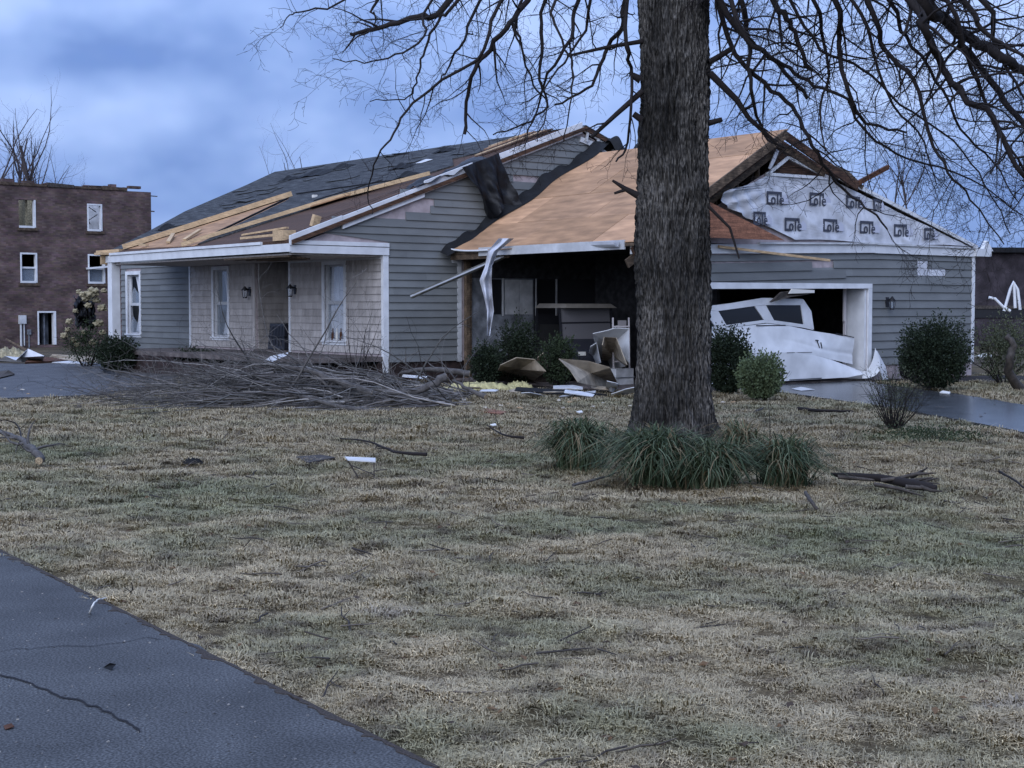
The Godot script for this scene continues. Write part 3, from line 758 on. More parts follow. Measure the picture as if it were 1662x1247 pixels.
		s.hexa([c - al * ww * .5 - ac * hh * .5 + nn * lift, c + al * ww * .5 - ac * hh * .5 + nn * lift * .4, c + al * ww * .5 + ac * hh * .5, c - al * ww * .5 + ac * hh * .5,
			c - al * ww * .5 - ac * hh * .5 + nn * (lift + .012), c + al * ww * .5 - ac * hh * .5 + nn * (lift * .4 + .012), c + al * ww * .5 + ac * hh * .5 + nn * .012, c - al * ww * .5 + ac * hh * .5 + nn * .012])
		obj("shingle", s, "shingle_%d" % (rng.randi() % 4), rd)
	for q in [[2.5, -16.1, 1.7, .5], [2.85, -15.3, .9, .35], [2.2, -17.2, 1.0, .2], [-2.2, -16.0, .5, .3], [1.7, -10.5, .9, .25], [3.1, -10.6, .8, .2], [.6, -8.6, .6, .3]]:
		s = mb()
		s.grid(func(a: float, b: float): return pt.call(q[0] + (b - .5) * q[3] * 1.3, q[1] + (a - .5) * q[2], .045 + .09 * sin(a * 3.1) * sin(b * 2.6 + .3) * (1.0 + .5 * sin(a * 17.0))), 12, 5)
		obj("lifted_felt_flap", s, "felt_dark", rd)
	s = mb(); s.bar(pt.call(-.9, -10.4, .045), pt.call(.5, -9.5, .045), .05, .02); s.bar(pt.call(.1, -13.0, .045), pt.call(.3, -8.6, .045), .06, .02); obj("felt_seam", s, "felt_dark", rd)
	s = mb(); s.ext(PackedVector2Array([Vector2(2.15, -9.75), Vector2(2.3, -10.25), Vector2(1.95, -10.2), Vector2(1.9, -9.9)]), func(q): return Vector3(q.x, roof_y(q.x) + .06, q.y), Vector3(0, -.01, 0)); obj("white_scrap", s, "drywall_white", rd)
	s = mb(); s.box(Vector3(-.55, 4.33, -11.1), Vector3(-.45, 4.4, -11.0)); obj("roof_vent_cap", s, "bone", rd)
	# ---- garage wing: slopes
	s = mb(); s.ext(PackedVector2Array([Vector2(4.0, -7.6), Vector2(6.5, -7.6), Vector2(6.5, -.12), Vector2(4.0, -.12)]), func(q): return Vector3(q.x, 5.26 - (q.x - 4.0) * .376, q.y), Vector3(0, -.05, 0))
	s.ext(PackedVector2Array([Vector2(6.5, -7.6), Vector2(11.4, -7.6), Vector2(11.4, .02), Vector2(6.5, .02)]), func(q): return Vector3(q.x, 4.30 - (q.x - 6.5) * .279, q.y), Vector3(0, -.05, 0))
	s.ext(PackedVector2Array([Vector2(-.12, -5.85), Vector2(4.0, -5.85), Vector2(4.0, .3), Vector2(-.12, .3)]), func(q): return Vector3(q.x, wing_y(q.x) - .02, q.y), Vector3(0, -.05, 0))
	s.ext(PackedVector2Array([Vector2(3.4, -7.6), Vector2(4.0, -7.6), Vector2(4.0, -5.86), Vector2(3.4, -5.86)]), func(q): return Vector3(q.x, wing_y(q.x) - .02, q.y), Vector3(0, -.05, 0))
	var wr := obj("wing_roof", s, "old_lumber", h)
	var zs := [[-5.9, -3.5, -1.06, .42], [-5.9, -4.7, -2.28, .14, .42], [-5.9, -3.5, -1.06, .42], [-5.9, -4.7, -2.28, .14, .42]]
	for row in 4:
		var x0 := -.12 + row * 1.05
		var x1 := minf(x0 + 1.05, 3.99)
		for k in zs[row].size() - 1:
			s = mb()
			var z0: float = zs[row][k] + .007
			var z1: float = zs[row][k + 1] - .007
			var lift := rng.randf_range(0, .008)
			var curl: bool = row == 0 and k == 0
			if curl:
				s.grid(func(a: float, b: float):
					var z := lerpf(z0 - .35, z1, a)
					var x := lerpf(x0 - .05, x1 - .004, b)
					return Vector3(x, wing_y(x) + .012 + .16 * pow(1.0 - a, 3.0) * (1.0 - b), z), 16, 6, true)
			else:
				s.ext(PackedVector2Array([Vector2(x0, z0), Vector2(x1 - .012, z0), Vector2(x1 - .012, z1), Vector2(x0, z1)]), func(q): return Vector3(q.x, wing_y(q.x) + .012 + lift, q.y), Vector3(0, -.014, 0))
			obj("plywood_sheet", s, "ply_%d" % ((row * 2 + k) % 4), wr)
	s = mb()
	var pe := PackedVector3Array()
	var pr := PackedFloat32Array()
	for k in 12:
		var a := k / 11.0
		pe.append(Vector3(-.19, wing_y(-.17) + .01 + .17 * pow(1.0 - a, 3.0), lerpf(-6.2, -4.3, a))); pr.append(.022)
	s.tube(pe, pr, 5); obj("drip_edge", s, "white", wr)
	for k in 3:
		s = mb(); s.box(Vector3(-.1 + .04 * k, 2.66, -5.8 + .5 * k), Vector3(-.06 + .04 * k, 2.84, -4.4 + .3 * k)); obj("eave_timber", s, "old_lumber", h)
	s = mb(); s.box(Vector3(-.14, 2.72, -4.7), Vector3(-.10, 2.9, -.02)); obj("fascia", s, "white_dirty", h)
	# rake of the wing: boards, lookouts and a broken end
	for q in [[.40, -.06, "old_lumber"], [.18, -.2, "plank_0"], [.02, -.42, "old_lumber"]]:
		s = mb(); s.bar(Vector3(-.1, wing_y(-.1) + q[1], q[0]), Vector3(3.95, wing_y(3.95) + q[1], q[0]), .04, .17, Vector3.UP); obj("rake_board", s, q[2], wr)
	for k in 7:
		s = mb(); var x := .7 + .5 * k
		s.bar(Vector3(x, wing_y(x) - .12, -.1), Vector3(x, wing_y(x) - .12, .40), .05, .09); obj("lookout", s, "plank_%d" % (k % 4), wr)
	s = mb(); s.bar(Vector3(3.95, 5.17, .30), Vector3(6.45, 4.22, .2), .05, .17); obj("rake_board", s, "plank_3", wr)
	for k in 5:
		s = mb(); s.ext(PackedVector2Array([Vector2(4.1, 4.42 + .14 * k), Vector2(minf(6.4, 4.05 + (5.2 - 4.42 - .14 * k) / .376), 4.42 + .14 * k), Vector2(minf(6.4, 4.05 + (5.2 - 4.55 - .14 * k) / .376), 4.55 + .14 * k), Vector2(4.1, 4.55 + .14 * k)]), func(q): return Vector3(q.x, q.y, -.06 - .01 * (k % 2)), Vector3(0, 0, -.02)); obj("gable_plank", s, "plank_%d" % (k % 4), wr)
	s = mb(); s.bar(Vector3(3.9, 5.02, .1), Vector3(5.5, 4.44, .08), .04, .12); obj("rake_board", s, "old_lumber", wr)
	s = mb(); s.bar(Vector3(5.75, 4.62, .06), Vector3(6.3, 4.50, .05), .1, .07); s.bar(Vector3(6.25, 4.5, .07), Vector3(6.75, 4.22, .06), .08, .1); obj("broken_rake_end", s, "old_lumber", wr)
	s = mb(); s.bar(Vector3(6.45, 4.27, .12), Vector3(7.6, 4.72, .10), .07, .10); obj("jutting_timber", s, "rust", wr)
	s = mb(); s.ext(PackedVector2Array([Vector2(6.0, 4.36), Vector2(7.5, 3.96), Vector2(11.0, 2.99), Vector2(11.0, 3.07), Vector2(7.5, 4.05), Vector2(6.0, 4.46)]), func(q): return Vector3(q.x, q.y, .09), Vector3(0, 0, -.04)); obj("rake_board", s, "white", wr)
	s = mb(); s.box(Vector3(10.9, 2.82, -.3), Vector3(11.5, 3.0, .12)); s.ext(PackedVector2Array([Vector2(11.2, 3.0), Vector2(11.6, 2.95), Vector2(11.35, 3.2)]), func(q): return Vector3(q.x, q.y, .1), Vector3(0, 0, -.1)); obj("eave_return", s, "white", wr)
	# ---- garage front wall
	s = mb()
	wall_rects(s, F, .9, 10.94, .0, 2.86, .14, [[2.05, 0, 7.05, 2.03]])
	s.ext(PackedVector2Array([Vector2(2.0, 2.9), Vector2(10.9, 2.9), Vector2(10.9, 2.95), Vector2(6.05, 4.26), Vector2(5.5, 4.36), Vector2(3.75, 4.36), Vector2(2.9, 3.95), Vector2(2.3, 3.6)]), func(q): return Vector3(q.x, q.y, -.02), Vector3(0, 0, -.02))
	var gf := obj("garage_wall", s, "sheathing", h)
	boards(gf, F, .33, 2.8, .181, func(_y): return .95, func(_y): return 10.86, [[1.9, 0, 7.18, 2.13], [8.8, 2.3, 9.85, 2.42], [8.8, 2.45, 9.18, 2.6], [2.0, 2.5, 5.9, 2.7]], "siding", front_sag)
	for q in [[1.9, 6.3, 2.28], [1.9, 5.2, 2.46]]:
		s = mb(); lap(s, Transform3D(Basis(), Vector3(0, 0, .012)), Vector2(q[0], q[2] + front_sag(q[0])), Vector2(q[1], q[2] + front_sag(q[1])), Vector2(q[1], q[2] + .185 + front_sag(q[1])), Vector2(q[0], q[2] + .185 + front_sag(q[0]))); obj("siding_board", s, "siding_0", gf)
	s = mb(); s.box(Vector3(8.805, 2.34, .001), Vector3(9.845, 2.498, .016)); s.box(Vector3(8.805, 2.502, .001), Vector3(9.175, 2.68, .015)); obj("bare_sheathing_patch", s, "wrap", gf)
	s = mb()
	s.hexa([Vector3(0, 2.63, .0), Vector3(7.25, 2.82, .0), Vector3(7.25, 2.82, .06), Vector3(0, 2.63, .06), Vector3(0, 2.82, .0), Vector3(7.25, 3.0, .0), Vector3(7.25, 3.0, .06), Vector3(0, 2.82, .06)]); obj("fascia", s, "white", h)
	s = mb(); s.box(Vector3(7.255, 2.81, .0), Vector3(10.97, 2.995, .06)); obj("fascia", s, "white", h)
	s = mb(); s.box(Vector3(7.27, 2.99, -.02), Vector3(10.95, 3.03, .1)); s.bar(Vector3(3.5, 2.93, .07), Vector3(7.26, 3.02, .07), .08, .04); obj("eave_trim", s, "white_dirty", h)
	s = mb(); s.bar(Vector3(2.3, 2.83, .1), Vector3(5.2, 2.60, .5), .05, .05); obj("loose_lath", s, "lumber", h)
	# gable sheathed in printed wrap, with a small louvre opening on top
	var lefts := [[3.02, 4.65], [3.12, 4.35], [3.25, 3.9], [3.4, 3.2], [3.55, 2.7], [3.7, 2.2], [3.85, 2.25], [3.98, 2.45], [4.06, 2.95], [4.2, 3.4], [4.36, 3.8]]
	var wl := func(y: float) -> float:
		for i in lefts.size() - 1:
			if y <= lefts[i + 1][0]: return lerpf(lefts[i][1], lefts[i + 1][1], clampf((y - lefts[i][0]) / (lefts[i + 1][0] - lefts[i][0]), 0, 1))
		return 3.8
	var wrz := func(x: float, y: float) -> float:
		var edge := clampf((4.6 - x) / 2.2, 0.0, 1.0)
		return .034 + .012 * sin(x * 3.1 + y * 5.0) * sin(y * 6.0) + .022 * pow(absf(sin(x * 1.7 - y * 3.1 + .4 * sin(y * 7.0))), 10.0) + .016 * pow(absf(sin(x * 2.3 + y * 4.4)), 14.0) + edge * edge * (.18 + .07 * sin(x * 14.0 + y * 9.0) + .05 * sin(y * 25.0 - x * 6.0))
	s = mb()
	s.grid(func(a: float, b: float):
		var y := lerpf(3.03 + .03 * sin(a * 9.0), 4.35, b)
		var x := lerpf(wl.call(y), 4.38 + (4.71 - y) / .263 * (1.0 - .0 * a), a)
		return Vector3(minf(x, 10.85), y, wrz.call(x, y)), 90, 30)
	var wp := obj("house_wrap", s, "wrap", h)
	wp.set_meta("label", "pale house wrap printed with rows of lettering")
	var font := SystemFont.new()
	font.font_names = PackedStringArray(["Droid Sans"]); font.font_weight = 700
	var word := TextMesh.new()
	word.text = "ole"; word.font = font; word.font_size = 32; word.pixel_size = .0088; word.depth = .002
	for p in [[4.0, 3.86, 1], [5.35, 3.9, 1], [6.55, 3.9, 1], [7.45, 3.86, .55], [3.55, 3.42, .8], [4.6, 3.34, 1], [5.8, 3.36, 1], [7.0, 3.36, 1], [8.2, 3.33, 1], [9.25, 3.28, .75]]:
		var sc: float = p[2]
		var z := .0
		for k in 9: z = maxf(z, wrz.call(p[0] - .25 + .06 * k, p[1] + .1 * (k % 3 - 1)))
		z += .006
		s = mb(); var x: float = p[0] - .30
		var y: float = p[1]
		s.box(Vector3(x, y + .09, z), Vector3(x + .46 * sc, y + .145, z + .002)); s.box(Vector3(x, y - .13, z), Vector3(x + .055, y + .09, z + .002)); s.box(Vector3(x + .055, y - .13, z), Vector3(x + .19 * sc, y - .08, z + .002)); s.box(Vector3(x + .41 * sc, y + .04, z), Vector3(x + .46 * sc, y + .09, z + .002))
		obj("printed_bracket", s, "ink", wp)
		var w := MeshInstance3D.new()
		w.mesh = word; w.material_override = M["ink"]; w.name = "printed_word"; w.scale = Vector3(sc, 1, 1); w.position = Vector3(x + .33 * sc, y - .03, z + .001)
		wp.add_child(w, true)
		s = mb(); s.ext(PackedVector2Array([Vector2(x + .47 * sc, y - .1), Vector2(x + .68 * sc, y - .1), Vector2(x + .68 * sc, y + .02), Vector2(x + .57 * sc, y + .1), Vector2(x + .47 * sc, y + .02)]), func(q): return Vector3(q.x, q.y, z), Vector3(0, 0, .001)); obj("printed_house_mark", s, "ink_pale", wp)
	s = mb()
	for q in [[Vector3(3.72, 4.33, .06), Vector3(4.38, 4.73, .06)], [Vector3(4.38, 4.73, .06), Vector3(5.75, 4.36, .06)], [Vector3(3.72, 4.355, .06), Vector3(5.75, 4.37, .06)]]: s.bar(q[0], q[1], .05, .06, Vector3(0, 1, 0))
	var vt := obj("gable_vent_frame", s, "white", h)
	s = mb(); s.bar(Vector3(4.2, 4.38, -.1), Vector3(4.45, 4.66, -.1), .04, .08); s.bar(Vector3(4.6, 4.66, -.12), Vector3(5.3, 4.4, -.12), .04, .1); obj("rafter", s, "old_lumber", vt)
	for k in 5:
		s = mb(); var x := 1.2 + .62 * k
		s.bar(Vector3(x, 2.9, -.15), Vector3(x, wing_y(x) - .12, -.15), .05, .09, Vector3(0, 0, 1)); obj("gable_stud", s, "old_lumber", wr)
	s = mb(); s.bar(Vector3(3.75, 4.45, .12), Vector3(3.95, 4.85, .15), .09, .02, Vector3(0, 0, 1)); obj("white_scrap", s, "wrap", wr)
	# carport ceiling, inside walls, garage room
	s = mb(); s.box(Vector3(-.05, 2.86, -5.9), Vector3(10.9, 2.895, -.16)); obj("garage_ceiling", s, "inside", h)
	s = mb(); wall_rects(s, Transform3D(Basis(), Vector3(0, 0, -5.9)), .52, 2.34, -.05, 2.86, .03, [[1.05, 1.45, 1.42, 2.25]])
	var iw := obj("carport_back_wall", s, "plaster", h)
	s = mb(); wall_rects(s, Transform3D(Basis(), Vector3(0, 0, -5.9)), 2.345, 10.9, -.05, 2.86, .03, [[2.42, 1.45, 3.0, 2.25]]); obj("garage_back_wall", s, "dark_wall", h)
	for q in [[1.05, 1.42], [2.42, 3.0]]:
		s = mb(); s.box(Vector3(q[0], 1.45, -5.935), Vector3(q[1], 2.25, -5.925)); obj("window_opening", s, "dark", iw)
		s = mb(); s.box(Vector3(q[0] - .03, 1.42, -5.9), Vector3(q[0], 2.28, -5.88)); obj("window_casing", s, "white_dirty", iw)
		s = mb(); s.box(Vector3(q[1], 1.42, -5.9), Vector3(q[1] + .04, 2.28, -5.88)); obj("window_casing", s, "white_dirty", iw)
	s = mb(); s.box(Vector3(1.5, 1.45, -5.898), Vector3(1.9, 2.25, -5.885)); s.box(Vector3(1.92, 1.45, -5.898), Vector3(2.3, 2.25, -5.885)); obj("shutter_panel", s, "drywall_white", iw)
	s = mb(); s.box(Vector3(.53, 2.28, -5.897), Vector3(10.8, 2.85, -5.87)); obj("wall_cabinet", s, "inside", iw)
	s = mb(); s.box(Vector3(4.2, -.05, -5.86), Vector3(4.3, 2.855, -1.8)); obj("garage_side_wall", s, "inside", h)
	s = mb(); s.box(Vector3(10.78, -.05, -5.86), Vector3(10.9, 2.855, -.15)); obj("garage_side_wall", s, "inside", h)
	s = mb(); s.box(Vector3(10.905, .33, -7.5), Vector3(10.94, 2.86, -.15)); obj("garage_outer_wall", s, "siding_2", h)
	s = mb(); s.box(Vector3(.02, -.1, -5.85), Vector3(10.75, .03, -.02)); obj("garage_floor", s, "concrete", h)
	# door surround and the buckled door
	s = mb(); s.hexa([Vector3(1.92, 1.98, .0), Vector3(7.18, 2.03, .0), Vector3(7.18, 2.03, .05), Vector3(1.92, 1.98, .05), Vector3(1.92, 2.11, .0), Vector3(7.18, 2.135, .0), Vector3(7.18, 2.135, .05), Vector3(1.92, 2.11, .05)])
	s.box(Vector3(7.06, .03, .0), Vector3(7.18, 2.028, .048)); s.box(Vector3(1.92, .03, .0), Vector3(2.04, 1.97, .048)); s.box(Vector3(6.98, .03, -.55), Vector3(7.045, 2.02, -.002))
	obj("garage_door_frame", s, "white", h)
	s = mb(); s.box(Vector3(6.86, .03, -.5), Vector3(6.9, 2.1, -.44)); s.box(Vector3(6.8, 1.3, -.46), Vector3(6.84, 2.1, -.42)); obj("door_track", s, "steel", h)
	garage_door(h)
	lamp(h, F, 7.72, 1.72)
	# gutter: what still hangs level, and the part that swings down
	s = mb(); gutter(s, hl(air(846, 396, 31.9)), Vector3(-.2, 2.87, -.1)); obj("gutter", s, "gutter", h)
	s = mb(); gutter(s, hl(air(667, 477, 30.6)), hl(air(850, 398, 31.9))); var hg := obj("hanging_gutter", s, "gutter_inside", h)
	s = mb(); s.bar(hl(air(666, 481, 30.5)), hl(air(850, 402, 31.75)), .03, .028); obj("bright_lip", s, "gutter", hg)
	hg.set_meta("label", "gutter length torn loose and hanging down")

func hl(p: Vector3) -> Vector3: return (p - CORNER).rotated(Vector3.UP, -TURN)

func gutter(s: MB, a: Vector3, b: Vector3) -> void:
	var d := (b - a).normalized()
	var o := Vector3.UP.cross(d).normalized()
	if o.x > 0: o = -o
	var u := Vector3.UP
	var prof := [Vector2(0, .1), Vector2(0, 0), Vector2(.07, 0), Vector2(.10, .04), Vector2(.10, .10), Vector2(.085, .105)]
	for i in prof.size() - 1:
		var p0: Vector2 = prof[i]
		var p1: Vector2 = prof[i + 1]
		var q0 := o * p0.x + u * (p0.y - .1)
		var q1 := o * p1.x + u * (p1.y - .1)
		var t := (q1 - q0).cross(d).normalized() * .004
		s.hexa([a + q0, a + q1, b + q1, b + q0, a + q0 + t, a + q1 + t, b + q1 + t, b + q0 + t])
	var len := a.distance_to(b)
	for k in int(len / .7) + 1:
		var p := a + d * (.12 + k * .7)
		s.bar(p + u * .0, p + o * .1 + u * .002, .025, .012)

func garage_door(h: Node) -> void:
	var zf := -.12
	var g := node("garage_door", h)
	g.set_meta("label", "white sectional garage door buckled outwards")
	# upper section: rails and mullions round three dark panes
	var top := [Vector2(2.06, 1.62), Vector2(2.19, 1.60), Vector2(2.94, 1.70), Vector2(3.85, 1.81), Vector2(5.09, 1.79), Vector2(5.36, 1.53), Vector2(5.46, 1.16)]
	var s := mb()
	var lift := func(q: Vector2): return Vector3(q.x, q.y, zf)
	var th := Vector3(0, 0, -.045)
	var piece := func(p: Array): s.ext(PackedVector2Array(p), lift, th)
	piece.call([Vector2(2.06, 1.56), Vector2(2.53, 1.54), Vector2(3.59, 1.64), Vector2(3.95, 1.66), Vector2(5.02, 1.66), Vector2(5.09, 1.79), Vector2(3.85, 1.81), Vector2(2.94, 1.70), Vector2(2.06, 1.62)])
	piece.call([Vector2(2.06, 1.13), Vector2(3.95, 1.29), Vector2(5.1, 1.18), Vector2(5.46, 1.12), Vector2(5.2, 1.24), Vector2(4.2, 1.34), Vector2(3.88, 1.35), Vector2(2.78, 1.25), Vector2(2.06, 1.19)])
	piece.call([Vector2(3.6, 1.635), Vector2(3.885, 1.352), Vector2(4.19, 1.342), Vector2(3.94, 1.655)])
	piece.call([Vector2(2.12, 1.55), Vector2(2.46, 1.215), Vector2(2.77, 1.248), Vector2(2.53, 1.538)])
	piece.call([Vector2(5.02, 1.655), Vector2(5.13, 1.25), Vector2(5.45, 1.14), Vector2(5.36, 1.53), Vector2(5.10, 1.785)])
	obj("upper_section", s, "white", g)
	for p in [[Vector2(2.53, 1.54), Vector2(2.78, 1.25), Vector2(3.88, 1.35), Vector2(3.59, 1.64)], [Vector2(3.95, 1.66), Vector2(4.2, 1.34), Vector2(5.12, 1.25), Vector2(5.02, 1.66)], [Vector2(2.06, 1.56), Vector2(2.06, 1.19), Vector2(2.45, 1.21), Vector2(2.12, 1.55)]]:
		s = mb(); s.ext(PackedVector2Array(p), func(q): return Vector3(q.x, q.y, zf - .02), Vector3(0, 0, -.006)); obj("pane", s, "glass_dark", g)
	# buckled middle section
	var up := [[2.06, 1.12], [2.9, 1.2], [3.95, 1.275], [4.7, 1.21], [5.46, 1.10], [6.0, 1.04], [6.75, .93]]
	var lo := [[2.06, .62], [2.9, .62], [3.95, .68], [4.7, .66], [5.3, .585], [5.81, .50], [6.72, .36]]
	var bt := [[2.06, .05], [2.9, .05], [3.95, .06], [4.7, .07], [5.6, .08], [6.3, .09], [6.95, .16]]
	var along := func(l: Array, a: float) -> Vector2:
		var f := a * (l.size() - 1)
		var i := mini(int(f), l.size() - 2)
		return Vector2(lerpf(l[i][0], l[i + 1][0], f - i), lerpf(l[i][1], l[i + 1][1], f - i))
	s = mb()
	s.grid(func(a: float, b: float):
		var q: Vector2 = along.call(lo, a).lerp(along.call(up, a), b)
		var z := zf + .02 + .14 * (1.0 - b) * sin(a * PI) + .015 * sin(a * 11.0) * sin(b * 5.0) - .012 * exp(-pow((b - .42 - .1 * sin(a * 6.0)) * 14.0, 2.0)) * smoothstep(.35, .6, a)
		return Vector3(q.x, q.y, z), 60, 20)
	obj("middle_section", s, "white", g)
	s = mb()
	s.grid(func(a: float, b: float):
		var q: Vector2 = along.call(bt, a).lerp(along.call(lo, a), b)
		if a > .85: q.y -= (a - .85) * .5 * b
		var z := zf + .025 + .14 * b * sin(a * PI) + .16 * (1.0 - b) * (.4 + a) + .012 * sin(a * 9.0 + b * 3.0)
		return Vector3(q.x, q.y, z), 60, 16)
	s.grid(func(a: float, b: float): return Vector3(lerpf(6.80, 7.16, a) + .05 * sin(b * 4.0) * a, lerpf(.05 + .22 * a * a, .2 + .52 * a * a, b), zf + .22 + .2 * sin(a * 2.0) * (1.1 - .6 * b)), 14, 10)
	obj("lower_section", s, "white", g)
	s = mb()
	s.bar(Vector3(4.4, .66, zf + .175), Vector3(5.2, .655, zf + .17), .004, .012); s.bar(Vector3(3.6, 1.235, zf + .045), Vector3(4.5, 1.235, zf + .045), .006, .018); s.bar(Vector3(6.1, 1.05, zf + .05), Vector3(6.72, .95, zf + .05), .004, .02); s.bar(Vector3(4.4, .09, zf + .25), Vector3(5.4, .1, zf + .27), .006, .02)
	s.bar(Vector3(5.45, .9, zf + .09), Vector3(5.52, .74, zf + .1), .01, .02); s.bar(Vector3(5.4, .91, zf + .09), Vector3(5.5, .9, zf + .09), .01, .02); s.bar(Vector3(5.57, .86, zf + .09), Vector3(5.6, .73, zf + .1), .01, .02)
	obj("dent_line", s, "dark", g)

# ---------------------------------------------------------------- vegetation
func wander(p: Vector3, d: Vector3, r: float, len: float, k: int, jit: float, droop: float) -> Array:
	var pts := PackedVector3Array([p])
	var rad := PackedFloat32Array([r])
	for i in k:
		d = (d + Vector3(rng.randfn(), rng.randfn(), rng.randfn()) * jit + Vector3(0, -droop, 0)).normalized()
		p += d * len / k
		pts.append(p); rad.append(maxf(r * (1.0 - .8 * (i + 1.0) / k), .0018))
	return [pts, rad]

func sprout(s: MB, pts: PackedVector3Array, rad: PackedFloat32Array, level: int, per_m: float, len: float, droop: float, from := 0.0, spread := .8) -> void:
	for i in pts.size() - 1:
		if float(i) / pts.size() < from: continue
		var seg := pts[i + 1] - pts[i]
		var n := seg.length() * per_m
		var cnt := int(n) + (1 if rng.randf() < n - int(n) else 0)
		for j in cnt:
			var t := rng.randf()
			var d := seg.normalized()
			var side := d.cross(Vector3(rng.randfn(), rng.randfn(), rng.randfn())).normalized()
			var go := (d * rng.randf_range(.25, .9) + side * spread).normalized()
			var r := lerpf(rad[i], rad[i + 1], t) * rng.randf_range(.35, .6)
			r = clampf(r, .0019, .02)
			var w := wander(pts[i] + seg * t, go, r, len * rng.randf_range(.45, 1.3), 5 if level > 0 else 4, .22, droop)
			s.tube(w[0], w[1], 3 if r < .006 else 4, false)
			if level > 0: sprout(s, w[0], w[1], level - 1, per_m * 1.7, len * .42, droop * .6, .15, spread)

